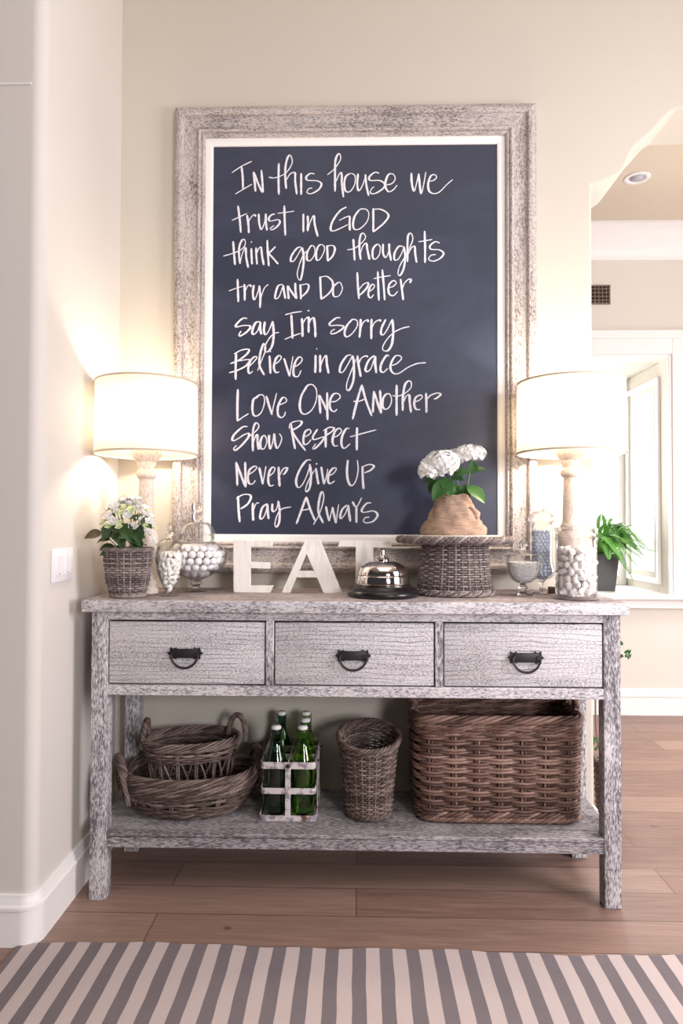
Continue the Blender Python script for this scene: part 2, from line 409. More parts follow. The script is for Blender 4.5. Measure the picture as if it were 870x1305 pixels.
mb = MB(); sweep(mb, [(p[0], p[1]) for p in reversed(path)][::-1], [(-d, z) for d, z in bprof(BH)]); struct(mb, 'baseboard_left', m_trim, smooth='auto', fix=True)
mb = MB(); sweep(mb, [(XL+.02, 0), (XW, 0), (XW, WT)], bprof(BH)); struct(mb, 'baseboard_back', m_trim, smooth='auto', fix=True)
mb = MB(); sweep(mb, [(-1.0, YF), (4.2, YF)], bprof(P(840, 878, YF).z)); struct(mb, 'baseboard_far', m_trim, smooth='auto', fix=True)
# crown moulding
z0 = P(830, 332, YF).z; H = ZCF-z0
mb = MB(); sweep(mb, [(-1.0, YF), (4.2, YF)], [(0, z0), (.012, z0), (.012, z0+.022), (.018, z0+.028), (.022, z0+.04), (.045, z0+.07), (.075, z0+.10), (.105, z0+H-.055), (.115, z0+H-.045), (.118, z0+H-.02), (.13, z0+H-.015), (.13, ZCF), (0, ZCF)])
struct(mb, 'trim_1', m_trim, smooth='auto', fix=True)
# thin raised strip high on the left wall
zj = P(20, 107, YLF).z
mb = MB(); mb.box(-3.5, XL-rr, YLF-.003, YLF+.01, zj-.003, zj+.003); struct(mb, 'trim_2', m_trim)
# window: casing, sill, reveal, sash, pane
wt = thing('window_1', None, None, (0, 0, 0)); wt['kind'] = 'structure'
cw = .165
mb = MB()
for k, (d, t) in enumerate([(0, .022), (.02, .030), (cw-.05, .036)]):
    o = d; i2 = [.02, cw-.05, cw][k]
    mb.box(wx1+o, wx1+i2, YF-t, YF, wz0-.03, wz1+i2, .003); mb.box(wx0-i2, wx0-o, YF-t, YF, wz0-.03, wz1+i2, .003)
    mb.box(wx0-o, wx1+o, YF-t, YF, wz1+o, wz1+i2, .003)
mb.build('casing', m_trim, wt, smooth=False)
mb = MB(); mb.box(wx0-.2, wx1+.24, YF-.07, YW, wz0-.028, wz0, .006, 2); mb.box(wx0-.19, wx1+.2, YF-.025, YF, wz0-.085, wz0-.028, .006, 2); mb.build('sill', m_trim, wt, smooth=False)
mb = MB(); mb.box(wx1+.001, wx1+.03, YF+.1, YW, wz0, wz1); mb.box(wx0-.03, wx0-.001, YF+.1, YW, wz0, wz1); mb.box(wx0, wx1, YF+.1, YW, wz1+.001, wz1+.03)
mb.build('reveal', m_wall, wt, smooth=False)
mb = MB()
ya, yb, za, zb = YF+.09, YW-.07, wz0+.05, wz1-.09
for (a0, a1, b0, b1) in [(ya, ya+.035, za, zb), (yb-.035, yb, za, zb), (ya+.035, yb-.035, za, za+.035), (ya+.035, yb-.035, zb-.035, zb)]:
    mb.box(wx1-.018, wx1+.004, a0, a1, b0, b1, .003, 2)
mb.box(wx1-.008, wx1+.004, ya+.07, yb-.07, za+.07, zb-.07, .003, 1)
mb.build('reveal_panel', m_trim, wt, smooth=False)
mb = MB()
for (a0, a1, b0, b1) in [(wx0, wx0+.06, wz0, wz1), (wx1-.06, wx1, wz0, wz1), (wx0, wx1, wz0, wz0+.07), (wx0, wx1, wz1-.06, wz1)]:
    mb.box(a0+.002, a1-.002, YW-(.05 if a1-a0 < .1 else .045), YW-(0 if a1-a0 < .1 else .002), b0+.001, b1-.001, .004)
mb.build('sash', m_trim, wt, smooth=False)
mb = MB(); mb.box(wx0+.03, wx1-.03, YW-.028, YW-.022, wz0+.03, wz1-.03); mb.build('pane', m_pane, wt, smooth=False)
mb = MB(); mb.box(wx0-.02, wx1+.02, YW+.03, YW+.034, wz0-.02, wz1+.02); mb.build('daylight_sheet', m_lit, wt, smooth=False)  # added glowing sheet behind the glass, in place of the bright outdoors
# vent grille on the far wall
va, vb = P(776.5, 364, YF), P(776.5, 388, YF); vx1 = va.x; vx0 = vx1-.32
t = thing('vent_grille', 'dark square-mesh air vent set high in the far hallway wall', 'vent', (vx0/2+vx1/2, YF, (va.z+vb.z)/2))
mb = MB(); mb.off = t.location; mb.box(vx0, vx1, YF-.004, YF, vb.z, va.z); mb.build('backing', m_ventback, t, smooth=False)
mb = MB(); mb.off = t.location
for (a0, a1, b0, b1) in [(vx0, vx1, va.z-.007, va.z), (vx0, vx1, vb.z, vb.z+.007), (vx0, vx0+.007, vb.z, va.z), (vx1-.009, vx1, vb.z, va.z)]: mb.box(a0, a1, YF-.014, YF-.002, b0, b1, .001)
mb.build('frame', m_vent, t, smooth=False)
mb = MB(); mb.off = t.location
n = 14
for i in range(1, n): x = vx0+(vx1-vx0)*i/n; mb.box(x-.0022, x+.0022, YF-.011, YF-.003, vb.z, va.z)
for i in range(1, 5): z = vb.z+(va.z-vb.z)*i/5; mb.box(vx0, vx1, YF-.012, YF-.004, z-.0022, z+.0022)
mb.build('mesh_bars', m_vent, t, smooth=False)
# recessed ceiling light
c = PZ(811.5, 226.5, ZCF)
t = thing('recessed_light', 'round white recessed light set in the far ceiling', 'ceiling light', (c.x, c.y, ZCF))
mb = MB(); mb.lathe([(.036, .012), (.040, -.002), (.046, -.006), (.060, -.006), (.065, -.002), (.065, .004)], 40, cap=False); mb.build('trim_ring', m_trim, t)
mb = MB(); mb.lathe([(0.0001, .010), (.02, .009), (.038, .004), (.041, -.001)], 32); mb.build('lens', m_can, t)

# ================================================================== rug
ra = PZ(25, 1201.5, 0); rb = PZ(868, 1211, 0)
edge = PZ(449, 1207, 0); e2 = PZ(449+33.6*10, 1211, 0); per = (e2.x-edge.x)/10
t0 = Vector((ra.x, -.62, 0))
mb = MB(); nx, ny = 90, 26
x0, x1, y1 = ra.x, ra.x+2.6, ra.y; y0 = y1-1.5
rows = []
for j in range(ny+1):
    row = []
    for i in range(nx+1):
        u, v = i/nx, j/ny
        x = x0+(x1-x0)*u; y = y0+(y1-y0)*v - (.0 if v < 1 else 0)
        y += .006*math.sin(x*9)*v + .003*math.sin(x*31)*v - .028*u*v
        x += .006*math.sin(y*8)*(1-u)
        z = .006 + .0025*(noise.noise(Vector((x*3, y*3, 0)))+.4)
        row.append((x, y, z))
    rows.append(row)
mb.grid(rows)
mb.grid([[(p[0], p[1], .0003) for p in rows[-1]], rows[-1]][::-1])
mb.grid([[r[0] for r in rows], [(r[0][0], r[0][1], .0003) for r in rows]]); mb.grid([[r[-1] for r in rows], [(r[-1][0], r[-1][1], .0003) for r in rows]])
mb.grid([rows[0], [(p[0], p[1], .0003) for p in rows[0]]])
rug = mb.build('striped_rug', rug_mat(edge.x, per)); tag(rug, 'flat woven rug in grey and cream stripes on the plank floor', 'rug')

# ================================================================== console table
TZ, TT = .90, .037
tx0, tx1, ty0, ty1 = -.8211, .7958, -.4185, -.008
ly = -.390; lx0, lx1 = -.7994, .7800; lw = .050
tb = thing('console_table', 'long whitewashed wooden console table with three drawers and a low shelf', 'table', (0, -.21, 0))
def tm(): m = MB(); m.off = tb.location; return m
m = tm(); m.box(tx0, tx1, ty0, ty1, TZ-TT, TZ, .004, 2)
top = m.build('top', [m_top, m_wx], tb, smooth='auto')
for p in top.data.polygons:
    if abs(p.normal.z) < .75 and p.center.z > 0: p.material_index = 1
lyb = ty1-.03
for x in (lx0, lx1-lw):
    for y in (ly, lyb-lw):
        m = tm(); m.box(x, x+lw, y, y+lw-.002, 0, TZ-TT, .003, 2); m.build('leg', m_wz, tb, smooth='auto')
av = lambda *p: sum(P(a, b, ly).z for a, b in p)/len(p)
zt, zb_, zr = av((137, 790), (770, 794)), av((137, 873), (770, 878)), av((137, 887), (770, 891.5))
ix0, ix1 = lx0+lw, lx1-lw
m = tm(); m.box(ix0-.002, ix1+.002, ly+.002, ly+.03, zt, TZ-TT, .002); m.build('top_rail', m_wx, tb, smooth='auto')
m = tm(); m.box(ix0-.002, ix1+.002, ly+.002, ly+.03, zr, zb_, .002); m.build('bottom_rail', m_wx, tb, smooth='auto')
for x in (lx0+.008, lx1-.030):
    m = tm(); m.box(x, x+.022, ly+lw, lyb-lw, zr, TZ-TT, .001); m.build('side_panel', m_wy, tb, smooth='auto')
m = tm(); m.box(ix0, ix1, lyb-.03, lyb-.01, zr, TZ-TT, .001); m.build('back_panel', m_wx, tb, smooth='auto')
m = tm(); m.box(ix0, ix1, ly+.03, lyb-.03, zr+.004, zr+.014); m.build('dust_panel', m_wx, tb, smooth='auto')
px = [(137, 338.3), (348.6, 554.3), (564.6, 769.5)]
for a, b in ((338.3, 348.6), (554.3, 564.6)):
    m = tm(); m.box(P(a, 830, ly).x, P(b, 830, ly).x, ly+.001, ly+.03, zb_-.001, zt+.001, .002); m.build('divider', m_wz, tb, smooth='auto')
hc = [(236, 833), (450, 836), (670, 838.5)]
for (a, b), (hx, hy) in zip(px, hc):
    xa, xb = P(a, 830, ly).x+.0035, P(b, 830, ly).x-.0035
    m = tm(); m.box(xa, xb, ly+.004, ly+.022, zb_+.0045, zt-.005, .0025, 2)
    m.box(xa+.004, xb-.004, ly+.022, ly+.26, zb_+.01, zt-.02)
    d = m.build('drawer', m_wd, tb, smooth='auto')
    h = P(hx, hy, ly); y = ly+.004
    m = tm()
    m.box(h.x-.037, h.x+.037, y-.010, y-.001, h.z-.013, h.z+.015, .003, 2)
    for s in (-1, 1):
        star = []
        for k in range(12):
            r_ = .0205 if k % 2 == 0 else .013
            star.append((h.x+s*.036+r_*.85*math.cos(2*PI*k/12), h.z+.001+r_*math.sin(2*PI*k/12)))
        m.prism(star, y-.007, y); m.lathe([(0.0001, -.004), (.004, -.003), (.006, 0.002)], 10, (0, 0, 0)) if False else None
        nb = [(h.x+s*.036+.006*math.cos(2*PI*k/10), h.z+.001+.006*math.sin(2*PI*k/10)) for k in range(10)]
        m.prism(nb, y-.014, y-.005)
    bail = [(h.x+.0405*math.cos(a), y-.012+.004*math.sin(-a), h.z-.001-.040*math.sin(a)) for a in [PI*i/22 for i in range(23)]]
    m.tube(bail, [.0026+.0012*math.sin(PI*i/22) for i in range(23)], 8)
    m.build('handle', m_iron, d, smooth='auto', fix=True)
sz = (P(142, 1062.5, ly).z+P(762, 1067.5, ly).z)/2; s1 = sz-.012; s2 = sz-.047
m = tm(); m.box(ix0-.001, ix1+.001, ly+.001, lyb, s1, sz, .002); m.box(lx0+.004, ix0, ly+lw, lyb-lw, s1, sz, .001); m.box(ix1, lx1-.004, ly+lw, lyb-lw, s1, sz, .001)
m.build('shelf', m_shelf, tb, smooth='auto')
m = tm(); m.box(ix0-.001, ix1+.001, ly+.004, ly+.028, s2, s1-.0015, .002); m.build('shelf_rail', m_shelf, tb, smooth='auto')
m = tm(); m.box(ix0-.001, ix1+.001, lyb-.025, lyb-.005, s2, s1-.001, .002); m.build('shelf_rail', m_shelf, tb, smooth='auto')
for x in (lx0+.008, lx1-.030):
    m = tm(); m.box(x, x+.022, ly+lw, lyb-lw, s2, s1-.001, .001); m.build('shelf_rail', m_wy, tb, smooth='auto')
SZ = sz
# ================================================================== framed chalkboard
fx0, fx1, fz0, fz1 = -.6587, .6319, .9539, 2.6243
cb = thing('framed_chalkboard', 'tall chalkboard with handwritten lines in a weathered grey frame on the wall', 'chalkboard', ((fx0+fx1)/2, 0, fz0))
def framed(mb, prof, two=True):
    rows = []
    for d, h in prof:
        rows.append([(fx0+d, -h, fz0+d), (fx1-d, -h, fz0+d), (fx1-d, -h, fz1-d), (fx0+d, -h, fz1-d)])
    for i in range(len(rows)-1):
        for j in range(4):
            mb.mi = j % 2 if two else 0
            q = [mb.vert(rows[i][j]), mb.vert(rows[i][(j+1) % 4]), mb.vert(rows[i+1][(j+1) % 4]), mb.vert(rows[i+1][j])]; mb.face(q)
m = MB(); m.off = cb.location
framed(m, [(0, .001), (0, .026), (.003, .034), (.010, .039), (.020, .044), (.030, .044), (.0345, .040), (.036, .033), (.040, .031), (.060, .030), (.080, .031), (.085, .034), (.086, .040), (.090, .043), (.095, .040), (.097, .033), (.100, .034), (.104, .037), (.108, .034), (.111, .026), (.111, .012)])
m.build('frame', [m_fx, m_fz], cb, smooth='auto')
m = MB(); m.off = cb.location
framed(m, [(.108, .020), (.110, .023), (.130, .022), (.1365, .0195), (.138, .012)], False); m.build('liner', m_white, cb, smooth='auto')
BY = -.0145
m = MB(); m.off = cb.location; m.box(fx0+.1355, fx1-.1355, BY, -.003, fz0+.1355, fz1-.1355); m.build('board', m_board, cb, smooth=False)
# ---- handwriting: strokes traced on the board's own plane
LINES = [
 [((285,190,5.8),[[(60,175),(130,128),(208,90)],[(132,132),(140,210),(142,295)],[(85,333),(142,298),(208,260)],[(220,168),(228,240),(235,315)],[(222,170),(250,245),(285,322)],[(278,155),(285,240),(290,322)],
  [(407,105),(405,220),(407,338)],[(332,208),(375,213),(430,195),(470,165),(505,105),(500,60),(485,45),(468,75),(455,140),(455,220),(462,295)],[(462,230),(490,185),(525,175),(528,240),(540,335)],[(572,178),(572,260),(572,338)],
  [(672,185),(640,180),(610,205),(620,230),(690,235),(722,258),(700,300),(645,330),(615,320),(630,292),(655,288)]]),
  ((415,190,5.118),[[(10,168),(55,130),(95,70),(92,35),(78,35),(62,80),(60,180),(60,278)],[(65,215),(90,160),(103,160),(105,230),(115,315)],[(160,158),(130,180),(120,230),(130,275),(160,275),(188,230),(190,175),(165,157)],[(210,160),(205,230),(215,272),(238,240),(255,190),(262,170)],[(258,165),(265,240),(280,305)],
  [(348,158),(320,152),(285,180),(290,205),(350,205),(385,230),(370,260),(320,290),(290,285),(300,258),(315,245)],[(390,235),(430,225),(452,195),(440,165),(410,165),(390,210),(390,250),(410,278),(440,265),(465,235)],
  [(558,155),(560,220),(575,275),(590,230),(605,160)],[(605,160),(612,230),(622,292),(640,220),(652,150)],[(668,210),(700,205),(722,185),(710,167),(685,175),(668,220),(672,270),(700,290),(740,280),(790,230),(828,198)]])],
 [((285,255,5.8),[[(105,42),(118,140),(126,242)],[(60,150),(115,125),(172,98)],[(172,110),(182,180),(185,245)],[(178,170),(200,130),(225,108),(238,122)],[(258,102),(262,170),(278,218),(300,170),(310,115)],[(310,100),(312,170),(320,225)],[(378,102),(350,112),(332,138),(345,155),(400,145),(415,165),(390,200),(355,220),(345,208),(372,188)],
  [(447,40),(450,150),(455,262)],[(398,98),(450,92),(522,82)],[(588,100),(588,170),(588,238)],[(620,115),(622,170),(620,230)],[(620,230),(640,160),(665,115),(672,180),(695,270)]]),
  ((400,250,5.8),[[(240,80),(190,110),(140,180),(122,240),(140,258),(190,240),(250,210)],[(185,180),(225,160),(262,150),(262,200),(265,255)],[(335,100),(300,150),(288,210),(300,245),(340,240),(390,190),(405,130),(385,98),(350,95),(335,102)],[(437,90),(438,180),(437,265)],[(440,97),(490,97),(535,120),(550,150),(520,195),(475,235),(437,265)]])],
 [((280,300,5.8),[[(98,42),(105,130),(112,218)],[(25,153),(90,135),(150,110),(185,75),(185,35),(165,35),(145,80),(142,150),(150,210)],[(150,205),(165,140),(190,90),(195,160),(210,240)],[(232,95),(235,160),(238,215)],[(231,46),(236,52)],[(268,90),(270,150),(275,215)],[(270,140),(290,95),(305,90),(312,150),(325,220)],[(350,35),(355,130),(362,228)],[(412,82),(380,115),(358,135)],[(362,135),(395,170),(432,213)],
  [(600,85),(570,95),(530,150),(525,190),(550,185),(590,120),(605,90)],[(608,88),(620,160),(615,240),(598,325),(580,320),(572,280),(590,210),(620,140),(650,110)],[(665,88),(645,130),(645,180),(670,185),(700,140),(700,90),(680,75),(662,90)],[(725,80),(712,130),(715,180),(740,175),(770,120),(770,80),(745,68),(725,82)],[(792,75),(795,130),(797,192)],[(795,78),(835,75),(850,100),(835,150),(797,192)]]),
  ((425,290,5.8),[[(145,85),(150,160),(155,245)],[(100,165),(150,155),(200,120),(235,75),(220,42),(200,55),(190,110),(192,180),(200,238)],[(198,190),(215,140),(240,115),(250,170),(265,238)],[(315,125),(290,160),(288,215),(305,235),(335,205),(345,150),(330,125),(310,128)],[(365,120),(365,190),(385,222),(405,180),(412,125)],[(410,118),(412,180),(425,245)],
  [(512,140),(480,140),(450,190),(450,238),(480,230),(515,160),(518,140)],[(518,140),(528,210),(518,300),(490,355),(475,335),(490,280),(530,210),(570,130),(585,80),(570,42),(550,60),(545,130),(545,255)],[(548,200),(575,150),(598,140),(602,190),(613,260)],[(672,25),(675,140),(675,262)],[(625,105),(675,98),(728,88)],[(785,115),(750,105),(712,135),(720,160),(780,165),(812,190),(790,225),(740,248),(702,235),(720,205),(755,200)]])],
 [((285,345,5.8),[[(102,62),(105,150),(108,232)],[(38,150),(90,130),(142,115)],[(152,100),(155,160),(155,222)],[(155,160),(175,115),(195,105),(200,120)],[(222,105),(215,170),(225,215),(245,180),(262,120)],[(262,110),(270,190),(268,275)],[(265,270),(275,200),(300,130),(330,100)],[(435,100),(400,115),(380,185),(385,208),(410,190),(438,110)],[(438,105),(445,150),(455,208)],[(472,110),(475,160),(480,210)],[(472,110),(500,155),(538,208)],[(528,90),(530,150),(538,208)],[(565,100),(568,150),(570,212)],[(568,108),(610,98),(628,112),(615,155),(572,195)],[(712,42),(715,120),(720,212)],[(715,48),(760,42),(800,75),(805,120),(775,170),(720,212)]]),
  ((405,340,5.8),[[(145,118),(115,150),(112,200),(125,222),(160,210),(180,160),(165,118),(140,118)],[(290,40),(295,140),(303,238)],[(303,170),(335,130),(370,118),(365,150),(330,190),(300,215)],[(375,185),(405,165),(418,140),(400,130),(378,165),(372,210),(390,230),(412,205)],[(442,35),(445,140),(450,250)],[(475,20),(485,130),(493,248)],[(410,88),(470,75),(538,65)],[(520,155),(555,145),(578,120),(560,102),(530,125),(520,165),(530,205),(560,212),(590,180)],[(610,90),(620,165),(630,247)],[(622,165),(640,120),(670,92),(688,97),(678,120)]])],
 [((290,390,5.8),[[(145,92),(110,92),(65,135),(65,155),(110,145),(160,145),(165,165),(130,200),(90,222),(85,208),(100,185)],[(240,115),(205,125),(182,185),(190,210),(220,185),(242,120)],[(242,118),(240,170),(250,210)],[(275,115),(268,180),(280,212),(305,180),(330,115)],[(332,112),(340,200),(330,290),(300,335),(275,335),(275,300),(300,250),(340,205),(380,195)],[(425,65),(480,50),(548,40)],[(470,62),(475,150),(480,242)],[(420,247),(480,222),(540,202)],[(588,32),(605,36)],[(548,90),(552,160),(553,228)],[(555,130),(575,95),(598,85),(598,140),(598,198)],[(598,140),(615,100),(635,88),(645,150),(648,232)]]),
  ((400,390,5.8),[[(195,88),(165,88),(118,125),(122,145),(170,142),(215,148),(210,168),(160,200),(125,205),(130,185),(155,170)],[(275,105),(240,150),(225,200),(240,228),(280,205),(318,150),(318,110),(290,98),(270,110)],[(345,95),(342,165),(335,235)],[(345,165),(365,120),(395,102),(400,120)],[(425,95),(423,170),(423,245)],[(425,165),(450,120),(485,102),(490,115)],[(530,98),(500,160),(495,205),(515,210),(545,165),(575,100)],[(578,98),(585,180),(575,280),(545,330),(510,325),(510,295),(540,245),(590,195),(650,165),(705,152)]])],
 [((285,435,5.8),[[(92,90),(88,180),(88,285)],[(75,95),(130,65),(185,60),(170,95),(110,140),(48,165)],[(110,145),(170,135),(195,140),(165,180),(100,215),(40,232)],[(180,190),(215,160),(245,120),(225,115),(195,150),(180,205),(190,238),(215,220)],[(250,218),(280,140),(310,60),(300,20),(288,30),(268,100),(265,180),(300,250)],[(338,105),(342,170),(345,240)],[(340,75),(350,76)],[(375,170),(405,150),(425,120),(410,105),(385,130),(370,190),(385,230),(410,225)],[(445,125),(465,190),(488,260)],[(488,258),(498,190),(512,110)],[(520,190),(555,170),(580,135),(560,115),(530,150),(515,210),(520,255),(550,258),(572,215)],[(678,100),(678,170),(675,235)],[(683,55),(692,57)],[(712,100),(712,160),(712,230)],[(712,200),(730,140),(755,105),(762,170),(775,238)]]),
  ((400,435,5.8),[[(275,100),(240,110),(200,170),(190,225),(215,225),(250,170),(285,105)],[(285,105),(295,180),(290,290),(260,360),(240,350),(245,300),(275,220),(310,130)],[(320,105),(330,180),(345,262)],[(330,165),(350,125),(380,108),(400,115)],[(445,105),(405,140),(380,200),(390,225),(420,200),(450,115)],[(452,108),(452,170),(460,235)],[(555,110),(535,105),(500,160),(490,210),(510,230),(545,200)],[(570,180),(610,165),(645,130),(635,108),(600,110),(570,160),(565,205),(590,238),(630,235),(690,195),(760,165),(828,158)]])],
 [((290,475,5.8),[[(75,122),(72,240),(72,358)],[(72,358),(110,330),(155,302)],[(215,180),(190,200),(182,260),(190,310),(215,320),(250,290),(272,220),(265,170),(235,165),(205,190)],[(285,172),(305,240),(328,312)],[(325,310),(340,240),(362,150)],[(375,240),(415,225),(435,210),(425,185),(400,190),(372,250),(372,310),(395,332),(420,315),(425,288)],[(575,115),(545,170),(532,240),(545,295),(580,305),(625,270),(655,200),(655,125),(625,88),(590,95),(570,125)],[(675,165),(680,230),(685,302)],[(678,165),(705,220),(738,290)],[(735,145),(735,240),(738,350)],[(765,215),(800,210),(832,180),(815,155),(780,160),(755,210),(758,265),(785,288),(808,270)]]),
  ((425,475,5.8),[[(208,90),(170,220),(140,345)],[(208,90),(240,210),(282,320)],[(145,212),(190,210),(228,195)],[(298,135),(292,220),(290,295)],[(298,140),(320,210),(350,300)],[(342,128),(348,220),(350,302)],[(390,155),(365,190),(362,245),(380,270),(410,255),(428,205),(415,160),(390,155)],[(465,90),(465,200),(465,318)],[(432,170),(480,172),(530,150),(570,110),(572,70),(550,62),(525,95),(512,180),(510,282)],[(515,220),(535,175),(558,165),(562,220),(572,295)],[(595,215),(630,205),(655,180),(640,165),(605,185),(595,235),(610,270),(640,272)],[(682,150),(685,220),(685,295)],[(690,195),(720,165),(770,150),(790,162),(760,188),(740,195)]])],
 [((285,530,5.8),[[(175,80),(140,82),(80,135),(62,175),(85,180),(150,140),(185,130),(180,160),(130,220),(85,255),(75,240),(95,218)],[(190,150),(225,125),(258,85),(250,55),(230,60),(215,120),(215,262)],[(218,200),(235,150),(248,140),(250,190),(258,250)],[(285,150),(270,195),(275,240),(300,240),(318,190),(305,148),(285,150)],[(335,140),(335,200),(345,245),(360,200),(372,130)],[(372,130),(380,200),(395,240),(420,200),(428,160),(410,130)],[(498,60),(510,150),(527,245)],[(485,95),(490,60),(530,40),(575,42),(560,75),(500,110)],[(505,115),(550,185),(605,258)],[(590,155),(620,145),(645,120),(630,100),(600,120),(588,175),(595,210),(620,205),(645,175)]]),
  ((360,530,5.8),[[(258,98),(225,150),(230,175),(270,165),(305,155),(290,190),(240,240),(222,240),(245,205)],[(320,95),(318,160),(318,235)],[(300,110),(345,85),(380,90),(365,115),(320,145)],[(370,160),(410,145),(435,110),(415,92),(385,120),(368,180),(380,220),(410,220)],[(495,95),(470,95),(440,150),(435,210),(455,240),(500,205)],[(550,85),(548,170),(548,255)],[(498,155),(590,130),(692,103)]])],
 [((285,575,5.8),[[(92,80),(98,170),(100,255)],[(92,85),(125,170),(160,265)],[(158,80),(160,170),(162,268)],[(180,175),(220,150),(245,120),(225,112),(190,140),(178,200),(190,240),(215,240),(235,215)],[(262,120),(275,180),(290,245)],[(288,242),(300,180),(312,110)],[(335,185),(365,160),(378,130),(360,118),(338,150),(328,210),(340,255),(370,250)],[(405,115),(408,190),(413,260)],[(412,180),(440,130),(470,125),(450,165),(435,170)],[(645,65),(610,70),(565,130),(535,210),(545,265),(575,255),(610,190),(640,100)],[(635,95),(645,180),(635,270),(612,300),(605,280),(625,220),(670,140)],[(680,125),(690,190),(700,245)],[(680,92),(692,95)],[(720,115),(730,180),(742,245)],[(742,245),(760,180),(768,130)],[(775,180),(810,165),(832,130),(810,125),(780,160),(770,215),(785,240),(820,220)]]),
  ((360,575,5.8),[[(482,65),(475,150),(485,225),(510,255),(540,220),(558,140),(552,65)],[(590,110),(592,200),(598,280)],[(590,115),(640,98),(675,110),(650,140),(605,160)]])],
 [((285,615,5.8),[[(105,100),(110,200),(118,292)],[(92,120),(140,90),(190,90),(200,115),(175,160),(125,195)],[(215,150),(215,220),(218,282)],[(220,200),(240,155),(262,150)],[(322,155),(285,185),(268,250),(280,270),(305,235),(325,160)],[(322,158),(325,210),(332,270)],[(360,155),(358,200),(370,215),(392,190),(402,140)],[(402,135),(412,200),(410,290),(390,328),(378,305),(395,240),(430,195),(498,180)]]),
  ((360,615,5.8),[[(175,105),(140,200),(102,305)],[(175,105),(205,200),(240,282)],[(140,205),(175,200),(210,188)],[(228,310),(270,235),(302,130),(300,75),(285,75),(268,140),(265,220),(300,300)],[(320,175),(330,230),(345,285)],[(345,285),(360,220),(368,180)],[(368,180),(380,240),(395,302)],[(395,302),(405,220),(415,160)],[(475,165),(440,200),(425,250),(435,265),(465,225),(485,165)],[(485,165),(490,220),(500,288)],[(515,140),(545,180),(585,110)],[(545,180),(545,240),(545,298)],[(655,150),(620,155),(585,200),(600,220),(670,210),(702,240),(670,285),(620,298),(598,285),(610,260),(640,255)]])],
]
SY = S(BY)
for li, groups in enumerate(LINES):
    wk = .88 + .10*(li > 3); lift = 0; words = []
    for (ox, oy, sc), strokes in groups:
        for st in strokes:
            st = [(ox+x/sc, oy+y/sc) for x, y in st]; xs = [p[0] for p in st]
            words.append([min(xs), max(xs), [st]])
    done = False
    while not done:                                   # strokes that touch or nearly touch make one word
        done = True
        for i in range(len(words)):
            for j in range(i+1, len(words)):
                if words[i][0]-5.2 < words[j][1] and words[j][0]-5.2 < words[i][1]:
                    words[i] = [min(words[i][0], words[j][0]), max(words[i][1], words[j][1]), words[i][2]+words[j][2]]; words.pop(j); done = False; break
            if not done: break
    for w0, w1, strokes in sorted(words, key=lambda w: w[0]):
        m = MB(); m.off = cb.location
        for st in strokes:
            pts = smooth_path([P(x, y, BY) for x, y in st], 5); n = len(pts); L = []; lift += 1
            for i, p in enumerate(pts):
                d = (pts[min(i+1, n-1)]-pts[max(i-1, 0)]); d.normalize()
                steep = max(0, -d.z)            # a downward pull of the chalk presses wider
                w = (.85+.85*steep**1.5)*SY*wk*(.9+.2*noise.noise(p*60))
                if i in (0, n-1): w *= .6
                nr = Vector((-d.z, 0, d.x))
                base = Vector((p.x, BY-.0002-.00003*(lift % 9), p.z))
                L.append([base+nr*w, base+Vector((0, -.0007, 0)), base-nr*w])
            m.grid(L)
        m.build('chalk_word', m_chalk, cb)
# ================================================================== generic builders
def prof_px(cx, Y, pts, base=None):
    s = S(Y); x = P(cx, 700, Y).x; yb = proj((x, Y, TZ))[1] if base is None else base
    return x, [(max(r*s, 1e-4), max(0, (yb-y)*s)) for r, y in pts]
def shell(outer, th):
    """double walled vessel: up the outside, down the inside"""
    inn = [(max(r-th, 1e-4), z) for r, z in outer]
    return outer + [(r, z+(th if i == len(inn)-1 and False else 0)) for i, (r, z) in enumerate(reversed(inn))]
def rad_at(prof, z):
    if z <= prof[0][1]: return prof[0][0]
    for (r0, z0), (r1, z1) in zip(prof, prof[1:]):
        if z0 <= z <= z1 and z1 > z0: return r0+(r1-r0)*(z-z0)/(z1-z0)
    return prof[-1][0]
def smooth_prof(p, k=4):
    return [(max(v.x, 1e-4), v.z) for v in smooth_path([(r, 0, z) for r, z in p], k)]
def ellipse_loop(a, b, n=2.0, N=720):
    pts = []
    for i in range(N):
        t = 2*PI*i/N; c, s = math.cos(t), math.sin(t)
        pts.append((a*math.copysign(abs(c)**(2/n), c), b*math.copysign(abs(s)**(2/n), s)))
    cum = [0]
    for i in range(N): cum.append(cum[-1]+math.dist(pts[i], pts[(i+1) % N]))
    T = cum[-1]
    def L(u):
        u = u % 1.0; d = u*T; lo, hi = 0, N
        while hi-lo > 1:
            m = (lo+hi)//2
            if cum[m] <= d: lo = m
            else: hi = m
        f = (d-cum[lo])/max(1e-9, cum[lo+1]-cum[lo]); p, q = pts[lo % N], pts[(lo+1) % N]
        return Vector((p[0]+(q[0]-p[0])*f, p[1]+(q[1]-p[1])*f, 0))
    L.len = T; return L
def lnorm(L, u):
    d = L(u+.004)-L(u-.004); return Vector((d.y, -d.x, 0)).normalized()
def spos(L, prof, u, t):
    s, z = prof(t, u) ; p = L(u)*s; p.z = z; return p
def weave_rows(mb, L, prof, nst, ts, r, amp, spp=4, pair=1, jz=0.0, n=5, rnd=random):
    for k, t in enumerate(ts):
        for q in range(pair):
            mb.at = rnd.random(); ph = rnd.random()*6.3; mm = rnd.choice((1, 2, 3)); pts = []
            for i in range(nst*spp):
                u = i/(nst*spp); p = spos(L, prof, u, t)
                p = p + lnorm(L, u)*(amp*math.cos(PI*nst*u+PI*k))
                p.z += (q-(pair-1)/2)*r*1.8 + jz*math.sin(2*PI*u*mm+ph); pts.append(p)
            mb.tube(pts, r, n, closed=True)
